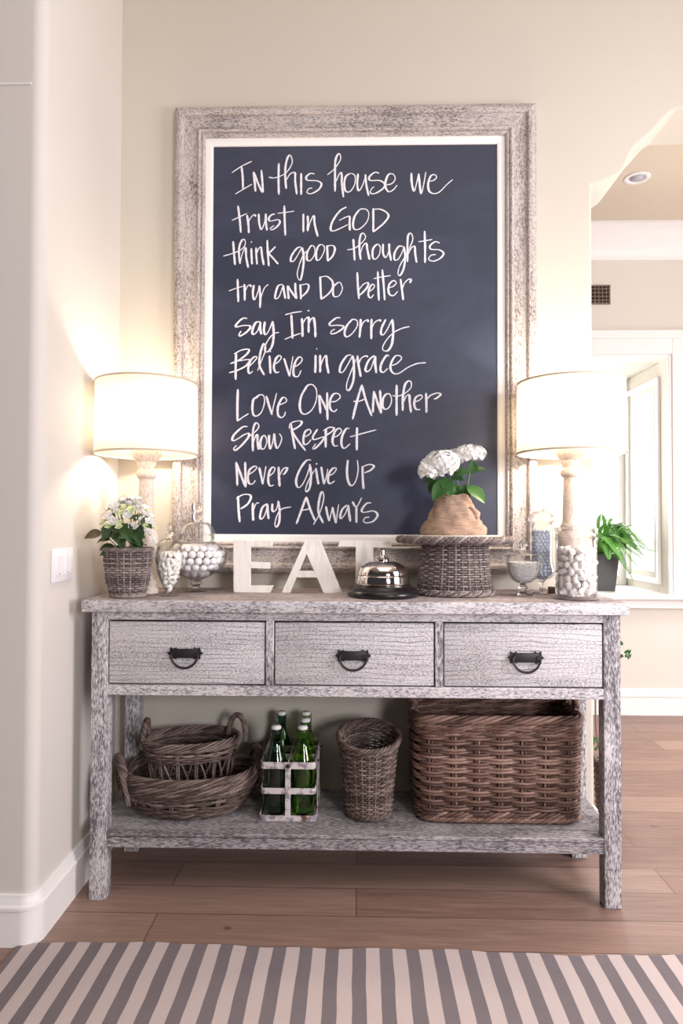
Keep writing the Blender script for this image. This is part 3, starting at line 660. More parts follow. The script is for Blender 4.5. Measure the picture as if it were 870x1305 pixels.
def stakes(mb, L, prof, nst, t0, t1, r, pair=False, k=8, n=5, off=0):
    for j in range(nst):
        for d in ((-1, 1) if pair else (0,)):
            mb.at = random.random()
            u = (j+off)/nst + d*r*1.05/L.len
            mb.tube([spos(L, prof, u, t0+(t1-t0)*i/k) for i in range(k+1)], r, n)
def twist(mb, path, R, r, nstr, turns, closed=True, n=5, flat=1.0, fine=1):
    N = len(path); nrm = None
    T = []
    for i in range(N):
        a = path[(i-1) % N] if closed or i else path[0]; b = path[(i+1) % N] if closed or i < N-1 else path[-1]
        T.append((b-a).normalized())
    for s in range(nstr):
        mb.at = random.random(); out = []
        for i in range(N):
            t = T[i]; up = Vector((0, 0, 1)); sd = t.cross(up)
            if sd.length < .2: sd = t.cross(Vector((1, 0, 0)))
            sd.normalize(); u2 = sd.cross(t)
            a = 2*PI*(s/nstr + turns*i/(N if closed else N-1))
            out.append(path[i]+sd*(R*math.cos(a))+u2*(R*flat*math.sin(a)))
        mb.tube(out, r, n, closed=closed)
def ring_path(L, prof, t, N): return [spos(L, prof, i/N, t) for i in range(N)]
def arch_path(p0, p1, h, lean, N=26):
    out = []
    for i in range(N+1):
        a = PI*i/N; m = (p0+p1)/2 + (p0-p1)/2*math.cos(a)
        out.append(m+Vector((0, 0, h*math.sin(a)**.8 if 0 < a < PI else 0))+lean*math.sin(a))
    return out
def disc(mb, L, s, z0, z1):
    rows = [[L(i/48)*0+Vector((0, 0, z0)) for i in range(48)], [Vector((*(L(i/48)*s).xy, z0)) for i in range(48)], [Vector((*(L(i/48)*s).xy, z1)) for i in range(48)], [Vector((0, 0, z1)) for i in range(48)]]
    mb.grid(rows, closed_u=True)
def leaf(mb, base, tip, width, up, curl=.12, fold=.25, n=8, tooth=0.0, sh=.75):
    base, tip, up = Vector(base), Vector(tip), Vector(up).normalized(); ax = tip-base; ln = ax.length
    side = ax.cross(up).normalized(); up = side.cross(ax).normalized(); rows = []
    for i in range(n+1):
        s = i/n; w = width/2*max(0, math.sin(PI*s**sh))**.85
        if tooth and i % 2: w *= 1-tooth
        c = base+ax*s+up*(curl*ln*(4*s*(1-s))*.5 - curl*ln*s*s)
        rows.append([c+side*(w*k)+up*(fold*w*(abs(k)-.0)**1.3+ .06*w*math.sin(6*s+3*k)) for k in (-1, -.5, 0, .5, 1)])
    mb.grid(rows)
# ================================================================== lamps
def lamp(label, cx, Y, sx, top, bot, hw, cone=.985):
    x = P(sx, 600, Y).x; s = S(Y)
    t = thing('table_lamp', label, 'lamp', (x, Y, TZ), 'pair of lit lamps on the console table')
    yb = proj((x, Y, TZ))[1]; Z = lambda y: (yb-y)*s
    pf = [(16.2, yb), (16.2, yb-3), (16, yb-5), (13.5, yb-7), (13, yb-9), (14.5, yb-12), (13, yb-15), (9.5, yb-18), (8.5, yb-24), (9.5, yb-30), (9.8, yb-38), (11, yb-46), (13.2, yb-56), (15.2, yb-64), (15.7, yb-70), (14.8, yb-75.5), (12.6, yb-79.5), (11.6, yb-81.5), (11.6, yb-83), (12.8, yb-85), (12.8, yb-88), (11, yb-90), (10.2, yb-93), (10, yb-110), (9.2, yb-135), (8.8, 612), (9, 610), (11, 608.5), (12.5, 606), (12.8, 603), (11.5, 600), (9.8, 597.5), (10.4, 594), (12, 590.5), (12, 588.5), (13, 587.5), (17, 583), (18.8, 579), (19.2, 575.5), (19, 574.5), (1, 574.5)]
    m = MB(); m.lathe([(r*s, Z(y)) for r, y in pf], 40); m.build('turned_base', m_lampwood, t, smooth='auto')
    z0, z1, r0 = Z(bot), Z(top), hw*s; r1 = r0*cone
    m = MB(); m.lathe([(r0, z0), (r1, z1), (r1-.0022, z1), (r0-.0022, z0), (r0, z0)], 72, cap=False); m.build('lamp_shade', m_shade, t)
    for rr_, za, zb2 in ((r0, z0-.0006, z0+.0055), (r1, z1-.0055, z1+.0006)):
        m = MB(); m.lathe([(rr_+.0012, za), (rr_+.0012, zb2), (rr_-.0036, zb2), (rr_-.0036, za), (rr_+.0012, za)], 72, cap=False); m.build('shade_binding', m_band, t, smooth='auto')
    zc = Z(574.5)
    m = MB(); m.lathe([(.012, zc), (.016, zc+.004), (.016, zc+.045), (.018, zc+.05), (.0001, zc+.05)], 24); m.build('socket', m_brass, t, smooth='auto')
    m = MB(); m.lathe([(.012, zc+.048), (.014, zc+.06), (.026, zc+.085), (.030, zc+.105), (.025, zc+.125), (.012, zc+.135), (.0001, zc+.137)], 24); m.build('bulb', m_bulb, t)
    m = MB(); zr_ = z1-.03
    m.tube([(.004*math.cos(a)*3, .004*math.sin(a)*3, zr_) for a in [2*PI*i/16 for i in range(16)]], .0016, 5, closed=True)
    for k in range(3):
        a = 2*PI*k/3+.4; m.tube([(.012*math.cos(a), .012*math.sin(a), zr_), (r1*.9*math.cos(a), r1*.9*math.sin(a), z1-.012), ((r1-.003)*math.cos(a), (r1-.003)*math.sin(a), z1-.004)], .0014, 5)
    for sg in (-1, 1):
        m.tube(smooth_path([(sg*.013, 0, zc+.03), (sg*.045, 0, zc+.06), (sg*.05, 0, zc+.12), (sg*.014, 0, zr_)], 5), .0014, 5)
    m.build('harp', m_brass, t)
    l = bpy.data.lights.new('bulb_light', 'POINT'); l.energy = LAMP_W; l.color = (1, .86, .70); l.shadow_soft_size = .028
    lo = bpy.data.objects.new('bulb_light', l); COL.objects.link(lo); lo.parent = t; lo.location = (0, 0, zc+.10)
    return t
LAMP_W = 7
lampL = lamp('lit table lamp with linen drum shade beside the left wall, nearer the light switch', 188, -.205, 186.5, 486, 579, 64.5)
LAMP_W = 12
lampR = lamp('lit table lamp with linen drum shade standing behind the tall cylinder of white sweets', 727, -.200, 727, 489, 580, 66.5)
b = P(702.5, 750.5, -.175)
m = MB(); m.off = lampR.location; m.box(b.x-.010, b.x+.010, -.188, -.165, TZ, TZ+.025, .003, 2); m.build('cord_switch', m_wbrown, lampR, smooth='auto')
m = MB(); m.off = lampR.location
m.tube(smooth_path([(b.x-.010, -.177, TZ+.014), (b.x-.020, -.185, TZ+.014), (b.x-.028, -.200, TZ+.004), (b.x-.014, -.216, TZ+.003), (lampR.location.x-.043, -.212, TZ+.003)], 6), .0024, 6)
m.tube(smooth_path([(b.x+.010, -.175, TZ+.012), (b.x+.018, -.14, TZ+.004), (b.x+.02, -.08, TZ+.003), (b.x+.02, -.02, TZ+.003)], 6), .0024, 6)
m.build('cord', m_band, lampR)
# ================================================================== letters
def letter(name, label, polys, Y, th=.022):
    xs = [x for p in polys for x, y in p]; c = P(sum(xs)/len(xs), 740, Y); yb = max(y for p in polys for x, y in p)
    t = MB(); t.off = Vector((c.x, Y, TZ)); zb2 = P(c.x, yb, Y).z
    zoff = P(435, yb, Y).z
    for p in polys: t.prism([(P(x, y, Y).x, TZ+max(0, P(x, y, Y).z-P(x, yb, Y).z)) for x, y in p], Y, Y+th)
    o = t.build(name, m_letter, smooth=False, loc=(c.x, Y, TZ), fix=True); tag(o, label, 'letter', 'white wooden letters on the console table')
    md = o.modifiers.new('bevel', 'BEVEL'); md.width = .0012; md.segments = 1; md.limit_method = 'ANGLE'; md.angle_limit = math.radians(40)
letter('wooden_letter', 'white painted wooden letter E, next to the wide jar of gumballs', [[(297, 687.6), (348, 688.4), (346, 696.7), (318.6, 696.5), (318.6, 716), (343.5, 716.5), (343.5, 724.5), (318.6, 724), (318.6, 746.3), (348, 746), (344, 755), (299, 755), (297.4, 753.5)]], -.178)
letter('wooden_letter', 'white painted wooden letter A, middle of the three letters', [[(389, 687.6), (397.5, 687.6), (390.3, 705.5), (381.1, 727.6), (377.6, 736), (369.7, 755.5), (358.6, 755.5)], [(397.5, 687.6), (407.5, 687.6), (436, 755.5), (412, 755.5), (403.7, 736), (400, 727.6), (390.3, 705.5)], [(381.1, 727.6), (400, 727.6), (403.7, 736), (377.6, 736)]], -.178)
letter('wooden_letter', 'white painted wooden letter T, partly behind the service bell', [[(433.5, 688), (498, 688.5), (499.5, 697), (475.5, 696.6), (475, 753.5), (453, 753.5), (453, 696), (430, 696)]], -.135, .018)
# ================================================================== service bell
BYY = -.272
x, base = prof_px(487.5, BYY, [(43, 758.5), (45.5, 756.5), (45.3, 754), (43.5, 751), (39, 748.3), (36, 746.6), (35.5, 744.5), (34, 744.5)])
bt = thing('service_bell', 'oversized nickel call bell on a black round base in front of the letter T', 'bell', (x, BYY, TZ))
base = [(r, max(0, z)) for r, z in base]; base[0] = (base[0][0], 0)
m = MB(); m.lathe(smooth_prof(base, 3)+[(.0001, base[-1][1])], 64); m.build('base', m_black, bt, smooth='auto')
_, d1 = prof_px(488.5, BYY, [(33, 745), (33.4, 742), (33, 737), (32.3, 733.2), (31, 732.9)]); _, d2 = prof_px(488.5, BYY, [(31, 732.4), (32, 732.0), (31.2, 727), (28.8, 722), (24.5, 718.2), (18, 715.6), (10, 714.4), (0.01, 714)])
m = MB(); m.lathe(smooth_prof(d1, 3), 64, cap=False); m.build('lower_band', m_chrome, bt)
m = MB(); m.lathe([(.0765, d1[-1][1]-.004), (.0765, d2[0][1]+.003)], 64, cap=False); m.build('joint_ring', m_black, bt)
m = MB(); m.lathe(smooth_prof(d2, 4), 64, cap=False); m.build('dome', m_chrome, bt)
_, d3 = prof_px(488.5, BYY, [(8.5, 714.5), (8.7, 712.5), (7, 711), (4, 710.3), (3.2, 709), (2.7, 706), (2.6, 701.5), (6, 701), (6.2, 699.6), (3, 698.9), (0.01, 698.7)])
m = MB(); m.lathe(d3, 28); m.build('plunger', m_chrome, bt, smooth='auto')
for k in range(3):
    a = PI*2*k/3-PI/2-.5; m = MB(); m.lathe([(.006, 0), (.006, .003)], 12, (.098*math.cos(a), .098*math.sin(a), -.0)); m.build('foot', m_black, bt)
# ================================================================== apothecary jars
def jar(name, label, cat, cx, Y, body, lid, solid, fin, foot_r, th=.0018, smooth_k=4):
    x, b_ = prof_px(cx, Y, body); t = thing(name, label, cat, (x, Y, TZ))
    bp = smooth_prof(b_, smooth_k)
    m = MB(); m.lathe(bp+[(max(1e-4, r-th), z if i else z) for i, (r, z) in enumerate(reversed(bp))], 56, cap=False)
    m.build('glass_bowl', m_glass, t)
    _, l_ = prof_px(cx, Y, lid); lp_ = smooth_prof(l_, 3)
    m = MB(); m.lathe(lp_+[(max(1e-4, r-th), z-th*.6) for r, z in reversed(lp_)], 56, cap=False); ld = m.build('lid', m_glass, t)
    _, f_ = prof_px(cx, Y, fin); m = MB(); m.lathe(smooth_prof(f_, 3), 32); m.build('finial', m_solid, ld)
    _, s_ = prof_px(cx, Y, solid); s_[0] = (s_[0][0], 0)
    m = MB(); m.lathe(smooth_prof(s_, 3), 40); m.build('stem', m_solid, t)
    m = MB(); m.lathe([(foot_r, 0), (foot_r, .0025), (foot_r*.8, .005), (s_[0][0]*.9, .007), (.0001, .007)], 48); m.build('foot', m_glass, t)
    return t, bp
gj, gp = jar('apothecary_jar', 'wide lidded glass apothecary jar of white gumballs with a double knob finial', 'jar', 250.3, -.1495,
   [(3, 741), (8, 738.5), (17, 734.5), (28, 728), (35.5, 720.5), (38.6, 712), (38.8, 706), (36, 699), (30, 694), (24.5, 691), (22.5, 688.5), (22.3, 681)],
   [(22.9, 687), (23, 680.5), (24, 679.5), (22.5, 676), (19.5, 670), (16.5, 666.5), (12, 664.8), (2, 664.4)],
   [(9, 757), (5, 752), (4.2, 749), (6, 746.5), (7.6, 743.5), (6.5, 740.5), (3, 739.5)],
   [(3, 665), (5, 663.8), (6.8, 660), (7, 656.5), (5.5, 653), (4.6, 652), (6.4, 649.5), (7.2, 646), (6, 641.5), (3, 639.7), (0.1, 639.3)], .033)
sj, sp_ = jar('apothecary_jar', 'small pointed glass apothecary jar of white mints beside the wicker flower pot', 'jar', 216, -.289,
   [(2, 755), (6, 751), (10.5, 743), (14.5, 733), (17, 721), (17.6, 711), (17.1, 704), (15.5, 699), (14.6, 696)],
   [(15.3, 700), (15.6, 695.5), (16.4, 694.5), (15, 691.5), (11, 688), (7.5, 686.3), (4, 685.5), (1, 685)],
   [(6, 760), (3.4, 757.5), (3.4, 755.5), (1, 754)],
   [(2.4, 686), (3, 684), (4.8, 681), (4.9, 678), (3, 675.4), (2.2, 673), (3, 670.5), (2, 667.5), (0.1, 666)], .028)
pj, pp = jar('footed_candy_jar', 'short footed glass goblet jar filled with tiny white pearl beads', 'jar', 666.3, -.205,
   [(3, 744), (9, 742.3), (15, 738.5), (19, 732), (20.7, 724), (20.8, 716), (20.2, 709)],
   [(20.6, 710), (20.8, 708), (20, 706.6), (15, 704.6), (9, 702.5), (5, 701.3), (1, 701)],
   [(8, 757.5), (4.5, 755), (3.4, 753), (5.2, 750.5), (5.6, 748), (4, 745.5), (3, 744), (1, 743.4)],
   [(3, 701.6), (3.8, 700), (5.6, 697), (5.8, 694), (4, 691), (2, 689), (0.1, 688)], .031)
tj, tp = jar('apothecary_jar', 'tall slim glass apothecary jar of silvery blue beads behind the goblet jar', 'jar', 689.7, -.135,
   [(3, 739.5), (9, 738), (14.5, 734), (16.3, 729), (15.6, 723), (13.6, 716), (13.3, 705), (13.6, 690), (13.4, 676), (12.2, 670), (12, 666)],
   [(12.6, 670), (13, 668.5), (16, 665), (16.4, 661), (14, 656.5), (9, 653.3), (5, 651.8), (1, 651.4)],
   [(7, 757), (3.2, 753), (2.6, 746), (2.8, 742), (5, 740), (4, 739), (1, 738.6)],
   [(4.4, 652.4), (3.8, 650), (3.3, 645), (3.6, 640), (2.8, 637.6), (0.1, 636.8)], .033)
# cylinder jar
CX, CY = 733.5, -.316
x, cbp = prof_px(CX, CY, [(24.8, 760), (25.3, 757.5), (25.3, 752), (25.5, 700), (25.5, 690), (24.6, 686)])
cj = thing('cylinder_jar', 'tall straight glass cylinder jar of chunky white sweets at the right end of the table', 'jar', (x, CY, TZ))
m = MB(); m.lathe(cbp+[(r-.002, z) for r, z in reversed(cbp)], 64, cap=False); m.build('glass_cylinder', m_glass, cj)
m = MB(); _, q = prof_px(CX, CY, [(27.4, 766), (28, 764.2), (27.4, 762.6), (25, 761.2), (24, 758.5), (0.1, 758)]); q[0] = (q[0][0], 0); m.lathe(q, 64); m.build('foot', m_glass, cj)
m = MB(); _, q = prof_px(CX, CY, [(24.9, 689), (26.6, 688.2), (27.2, 686.5), (26.4, 685), (25, 684.6), (25, 677.5), (26.8, 676.5), (27.4, 675), (26.8, 673.6), (22, 672.6), (0.1, 672.2)])
m.lathe(q+[(max(1e-4, r-.002), z-.0015) for r, z in reversed(q)], 64, cap=False); m.build('lid', m_glass, cj)
# ---- sweets and beads: every one its own object
def blob_mesh(name, mat, sx, sy, sz_, amt, seed, sub=2):
    bm = bmesh.new(); bmesh.ops.create_icosphere(bm, subdivisions=sub, radius=1)
    for v in bm.verts:
        k = 1+amt*noise.noise(v.co*1.3+Vector((seed*7.1, seed, 0))); v.co = Vector((v.co.x*sx*k, v.co.y*sy*k, v.co.z*sz_*k))
        if amt: v.co.z += sz_*amt*1.2*(v.co.x/sx)**2
    m = MB(); m.add_bm(bm); o = m.build(name, mat); COL.objects.unlink(o); return o
def pack(prof, b_, z0, z1, th, gap=1.03, top=True, inner=0):
    out = []; z = z0+b_; k = 0
    while z < z1-b_*.5:
        r = min(rad_at(prof, z-b_*.75), rad_at(prof, z), rad_at(prof, z+b_*.75))-th-b_*1.05
        lim = 1+inner if z < z1-b_*2.4 or not top else 99
        while lim > 0:
            if r < b_*.7: out.append((0, 0, z)); break
            n = max(1, int(2*PI*r/(2*b_*gap))); ph = random.random() if lim != 1 else k*.5
            for i in range(n): a = 2*PI*(i+ph)/n; out.append((r*math.cos(a), r*math.sin(a), z+random.uniform(-.12, .12)*b_))
            r -= 2*b_*gap; lim -= 1
        z += b_*1.76; k += 1
    return out
def fill(srcs, pts, loc, name, label, cat, group, limit=None, rot=True, near=True):
    loc = Vector(loc)
    pts = sorted(pts, key=lambda p: p[1])
    ind = pts[:limit] if limit else pts
    for p in ind:
        o = random.choice(srcs).copy(); o.name = name; COL.objects.link(o); o.location = loc+Vector(p)
        if rot: o.rotation_euler = (random.uniform(0, 6.3), random.uniform(0, 6.3), random.uniform(0, 6.3))
        tag(o, label, cat, group)
    rest = pts[limit:] if limit else []
    if rest:
        m = MB(); m.off = loc
        for p in rest:
            bm = bmesh.new(); bmesh.ops.create_icosphere(bm, subdivisions=1, radius=srcs[0].dimensions.x/2 if srcs[0].dimensions.x else .004, matrix=Matrix.Translation(loc+Vector(p))); m.add_bm(bm)
        o = m.build(name+'_fill', srcs[0].data.materials[0], loc=loc); tag(o, label+' at the back', cat, None, 'stuff')
B = .0122
fill([blob_mesh('gumball', m_candy, B, B, B, 0, 0)], pack(gp, B, gp[0][1]+.016, rad_z if False else (proj((gj.location.x, -.155, TZ))[1]-695)*S(-.155), .002, 1.04), gj.location, 'gumball', 'round white gumball in the wide apothecary jar with the double knob', 'gumball', 'white gumballs in the wide apothecary jar')
mints = [blob_mesh('mint', m_mint, .0125, .0075, .0060, .28, k) for k in range(4)]
fill(mints, pack(sp_, .0080, .008, (proj((sj.location.x, -.287, TZ))[1]-701)*S(-.287), .002, .92, inner=0), sj.location, 'mint', 'small white curled mint in the pointed apothecary jar', 'mint', 'white mints in the small pointed jar')
mm = [blob_mesh('soft_sweet', m_marsh, .0150*q, .0115, .0095, .55, k+9) for k, q in enumerate((1, .85, 1.15, .9))]
fill(mm, pack(cbp, .0115, .014, (proj((cj.location.x, CY, TZ))[1]-694)*S(CY), .003, .98), cj.location, 'soft_sweet', 'chunky white sweet in the straight glass cylinder jar', 'sweet', 'white sweets in the cylinder jar')
fill([blob_mesh('silver_bead', m_silver, .0062, .0062, .0062, 0, 0)], pack(tp, .0062, tp[0][1]+.004, (proj((tj.location.x, -.135, TZ))[1]-673)*S(-.135), .002, 1.04), tj.location, 'silver_bead', 'silvery blue bead in the tall slim apothecary jar', 'bead', 'silver blue beads in the tall slim jar', limit=290, rot=False)
PR = .0043
fill([blob_mesh('pearl_bead', m_pearl, PR, PR, PR, 0, 0)], pack(pp, PR, pp[0][1]+.003, (proj((pj.location.x, -.205, TZ))[1]-716)*S(-.205), .002, 1.0, True, 1), pj.location, 'pearl_bead', 'tiny white pearl bead in the footed goblet jar', 'bead', 'white pearl beads in the goblet jar', limit=300, rot=False)
# ================================================================== white flowering plant in a wicker pot
KY = -.332; kx = P(163, 740, KY).x; ks = S(KY)
kp = thing('potted_kalanchoe', 'white flowering plant with dark green leaves in a small grey wicker pot', 'potted plant', (kx, KY, TZ))
Lc = ellipse_loop(1, 1)
pr = smooth_prof([(.052, .013), (.055, .022), (.061, .045), (.0655, .075), (.069, .11), (.0705, .145)], 6)
def kprof(t, u): z = .013+t*.132; return rad_at(pr, z), z
m = MB(); weave_rows(m, Lc, kprof, 22, [(i+.5)/19 for i in range(19)], .0028, .0030, 4); stakes(m, Lc, kprof, 22, 0, 1, .0026)
disc(m, Lc, .066, .115, .125)
pot = m.build('wicker_pot', m_wgrey, kp)
m = MB(); twist(m, [spos(Lc, lambda t, u: (.071, .147), i/150, 0) for i in range(150)], .0045, .0032, 4, 13); m.build('rim', m_wgrey, pot)
m = MB()
for z, r in ((.0062, .051), (.012, .0505)): twist(m, [spos(Lc, lambda t, u: (r, z), i/120, 0) for i in range(120)], .003, .0027, 3, 14)
disc(m, Lc, .05, .002, .012); m.build('foot_ring', m_wgrey, pot)
m = MB(); disc(m, Lc, .068, .124, .136); m.build('soil', m_soil, pot)
random.seed(11)
HD = (671-636)*ks + CAMZ-TZ - .14          # dome height above the soil
dome = lambda a, e, k: Vector((.090*k*math.cos(a)*math.cos(e), .055*k*math.sin(a)*math.cos(e)-.012, .14+HD*k*math.sin(e)))
m = MB()
for i in range(16):
    a = random.uniform(0, 6.28); e = random.uniform(.3, 1.4); p = dome(a, e, .95); m.tube(smooth_path([(p.x*.2, p.y*.2, .125), (p.x*.55, p.y*.55, .125+(p.z-.125)*.6), p], 4), .0016, 5)
m.build('stems', m_stem, kp)
for i in range(36):
    a = 2*PI*i*.382+random.uniform(-.3, .3); e = random.uniform(.0, 1.0); k = random.uniform(.55, .88); c = dome(a, e, k)
    if c.y > .018: c.y = .018-(c.y-.018)
    if c.x > .035 and c.z < .24: c.x = .035
    out = Vector((math.cos(a)*(.6 if math.cos(a) > 0 else 1), math.sin(a), .15)); b0 = c-out*.022; L_ = random.uniform(.042, .062)
    m = MB(); m.at = random.random(); leaf(m, b0, c+out*(L_-.022)+Vector((0, 0, -.012)), random.uniform(.034, .046), Vector((0, -.5, 1)), .18, .22, 10, .13)
    m.build('leaf', m_leafd, kp)
for q in [(148, 676, 150, 692, .036), (158, 668, 166, 690, .044), (172, 672, 178, 692, .042), (140, 668, 131, 688, .036), (182, 660, 192, 672, .034), (160, 680, 152, 697, .036), (168, 682, 178, 694, .030)]:
    p0 = P(q[0], q[1], KY-.05); p1 = P(q[2], q[3], KY-.085); m = MB(); m.off = kp.location; m.at = random.random(); leaf(m, p0, p1, q[4], (0, -1, .45), .15, .2, 10, .13); m.build('leaf', m_leafd, kp)
m = MB(); m.off = kp.location; p0 = P(130, 680, KY-.03); p1 = P(106.5, 685, KY-.04); leaf(m, p0, p1, .040, (.1, -.7, .7), .1, .3, 8); m.tube([P(140, 688, KY), P(134, 681, KY-.02), p0], .0015, 5)
o = m.build('leaf', m_leafr, kp); o['label'] = 'reddish green leaf reaching out to the left'
def blossom(mat, R, name):
    m = MB()
    for ring, (n, rr_, el) in enumerate(((5, R, .35), (4, R*.72, .9), (3, R*.4, 1.25))):
        for i in range(n):
            a = 2*PI*i/n+ring*.5; out = Vector((math.cos(a)*math.cos(el), math.sin(a)*math.cos(el), math.sin(el)))
            leaf(m, out*.001, out*rr_*1.15, rr_*1.05, Vector((-math.cos(a)*math.sin(el), -math.sin(a)*math.sin(el), math.cos(el))), -.12, .3, 4, 0, .9)
    return m.build(name, mat, kp)
f1 = blossom(m_petal, .0150, 'flower'); f2 = blossom(m_bud, .0115, 'flower')
def put(src, p, d, first):
    o = src if first else src.copy()
    if not first: COL.objects.link(o)
    o.parent = kp; o.location = p; o.rotation_euler = d.to_track_quat('Z', 'Y').to_euler(); s = random.uniform(.85, 1.2); o.scale = (s, s, s)
u1 = u2 = True
for i in range(72):
    a = 2*PI*i*.381966; e = .22+1.28*(i/72)**.8; p = dome(a, e, random.uniform(.9, 1.03)); d = Vector((p.x, p.y-.03, p.z-.12))
    if random.random() < .68: put(f1, p, d, u1); u1 = False
    else: put(f2, p, d, u2); u2 = False
for (qx, qy, w) in [(163, 658, 1), (139, 671, 2), (145, 666, 1), (152, 672, 2), (190, 665, 1), (187, 671, 2), (155, 654, 2), (168, 650, 2), (147, 646, 1), (138, 659, 1)]:
    p = P(qx, qy, KY-.075)-kp.location; put(f1 if w == 1 else f2, p, Vector((p.x*3, -.6, .5)), False)
# ================================================================== wicker cake stand
WY = -.203; ws = S(WY); wxp = P(579.5, 720, WY).x
st = thing('wicker_cake_stand', 'grey willow pedestal stand with a braided round tray top holding the hydrangea', 'stand', (wxp, WY, TZ))
random.seed(5)
ybw = proj((wxp, WY, TZ))[1]; ZT = (ybw-693)*ws
Lw = ellipse_loop(1, .84)
def wprof(t, u): return .1235-.0215*t-.008*min(1, t*3)*(1-t), .008+t*(ZT-.008)
m = MB(); weave_rows(m, Lw, wprof, 30, [(i+.5)/21 for i in range(21)], .0032, .0040, 4); stakes(m, Lw, wprof, 30, 0, 1, .0026, True)
pd = m.build('pedestal', m_wgrey, st)
m = MB()
for z, r in ((.0080, .1255), (.014, .125)): twist(m, [spos(Lw, lambda t, u: (r, z), i/200, 0) for i in range(200)], .0042, .0034, 3, 16)
m.build('base_braid', m_wgrey, pd)
m = MB(); disc(m, Lw, .172, ZT, ZT+.008)
for i in range(9): m.at = random.random(); m.tube([spos(Lw, lambda t, u: (.10+.008*i, ZT+.003), j/90, 0) for j in range(90)], .0045, 5, closed=True)
tr = m.build('tray', m_wgrey, st)
m = MB()
twist(m, [spos(Lw, lambda t, u: (.178, ZT+.013), i/300, 0) for i in range(300)], .0105, .0046, 5, 15, flat=.8); twist(m, [spos(Lw, lambda t, u: (.178, ZT+.013), i/300, 0) for i in range(300)], .0092, .0044, 4, -13, flat=.8)
m.build('braided_rim', m_wgrey, tr)
m = MB(); disc(m, Lw, .150, ZT+.0085, ZT+.027); m.build('tray_board', m_white, tr, smooth='auto')
ST = TZ+ZT+.027
# ================================================================== hydrangea in burlap
HY = WY; hx = P(577.5, 650, HY).x; hs = S(HY)
hp = thing('potted_hydrangea', 'white hydrangea in a gathered burlap wrap standing on the wicker stand', 'potted plant', (hx, HY, ST))
random.seed(3)
ybh = proj((hx, HY, ST))[1]
bp_ = [(40, 0), (41.5, 3), (41, 8), (38, 14), (33.5, 18), (31.5, 21), (30, 27), (27.5, 33), (25, 39), (23, 44), (20.5, 47), (20, 51), (18.5, 51), (18, 46), (20, 40)]
rows = []
NU = 96
for j, (r, z) in enumerate(smooth_prof([(r*hs, z*hs) for r, z in bp_], 3)):
    row = []
    for i in range(NU):
        a = 2*PI*i/NU; q = Vector((math.cos(a), math.sin(a), 0))
        zz = z/hs
        f = 1+.055*noise.noise(Vector((q.x*2.2, q.y*2.2, zz*.09)))+.022*math.sin(a*9+zz*.16)*min(1, zz/8)
        fold_ = .05*max(0, 1-abs(zz-(17+3*math.sin(a*2+1)))/3.2)
        f += fold_ + .03*noise.noise(Vector((q.x*5, q.y*5, zz*.25)))
        lift = (1.2*math.sin(a*5)+.8*noise.noise(q*4))*hs*min(1, max(0, (zz-40)/8))
        row.append((r*f*math.cos(a), r*f*math.sin(a)*.86, max(0, z+lift)))
    rows.append(row)
m = MB(); m.grid(rows, closed_u=True)
bw = m.build('burlap_wrap', m_burlap, hp)
m = MB(); m.off = hp.location                    # loose gathered corner on the right
fl = [[P(x+dx, y, HY-.03+.01*k) for k, dx in enumerate((0, 2, 0))] for x, y in ((596, 640), (604, 645), (611, 651), (614, 656), (613, 664), (614, 676), (616, 681))]
rows = []
for (xa, xb2, y, dy) in [(596, 600, 646, -.040), (600, 607, 650, -.036), (603, 612, 654, -.034), (604, 611, 660, -.036), (605, 611, 668, -.040), (606, 612, 675, -.044), (607, 614, 681.5, -.046)]:
    rows.append([P(xa, y, HY+dy-.004), P((xa+xb2)/2, y, HY+dy-.009), P(xb2, y-1, HY+dy), P(xb2-1, y, HY+dy+.02), P(xa, y, HY+dy+.03)])
m.grid(rows); m.build('wrap_corner', m_burlap, bw)
m = MB(); m.lathe([(.0001, 46*hs), (19.5*hs, 45*hs)], 24, cap=False); m.build('soil', m_soil, hp)
def hstem(*pts):
    m = MB(); m.off = hp.location; m.tube(smooth_path([P(x, y, HY+d) for x, y, d in pts], 5), .0026, 6); m.build('stem', m_stem, hp)
hstem((580, 640, 0), (575, 625, -.01), (568, 610, -.02), (562, 600, -.03)); hstem((592, 640, 0), (596, 615, -.01), (599, 597, -.01), (598, 582, -.01)); hstem((584, 640, .0), (583, 620, .02), (582, 600, .02), (581, 588, .02))
def hleaf(x0, y0, d0, x1, y1, d1, w, up=(0, -1, .4), curl=.12, v=.5):
    m = MB(); m.off = hp.location; m.at = v; leaf(m, P(x0, y0, HY+d0), P(x1, y1, HY+d1), w*hs, up, curl, .22, 10, 0, .85); m.build('leaf', m_leafh, hp)
hleaf(571, 611, -.03, 551, 637, -.06, 20, (-.3, -1, .3), .1, .5); hleaf(566, 608, -.02, 574, 632, -.06, 15, (.1, -1, .3), .1, .45)
hleaf(576, 605, -.02, 597, 600, -.05, 17, (0, -.8, .7), .15, .4); hleaf(574, 608, 0, 590, 611, -.03, 14, (0, -.8, .7), .1, .3)
hleaf(595, 619, -.03, 619, 640, -.06, 20, (.4, -1, .5), .1, .95); hleaf(600, 603, -.02, 603, 587, -.03, 11, (.1, -1, .2), .0, .3); hleaf(600, 604, -.01, 606, 589, .0, 10, (0, -1, .3), .0, .25)
hleaf(602, 601, -.0, 619, 596, .02, 10, (0, -.7, .8), .1, .9); hleaf(562, 604, 0, 539, 613, .0, 14, (0, -.8, .6), .15, .2); hleaf(558, 612, .03, 546, 628, .04, 14, (-.2, -1, .4), .1, .15)
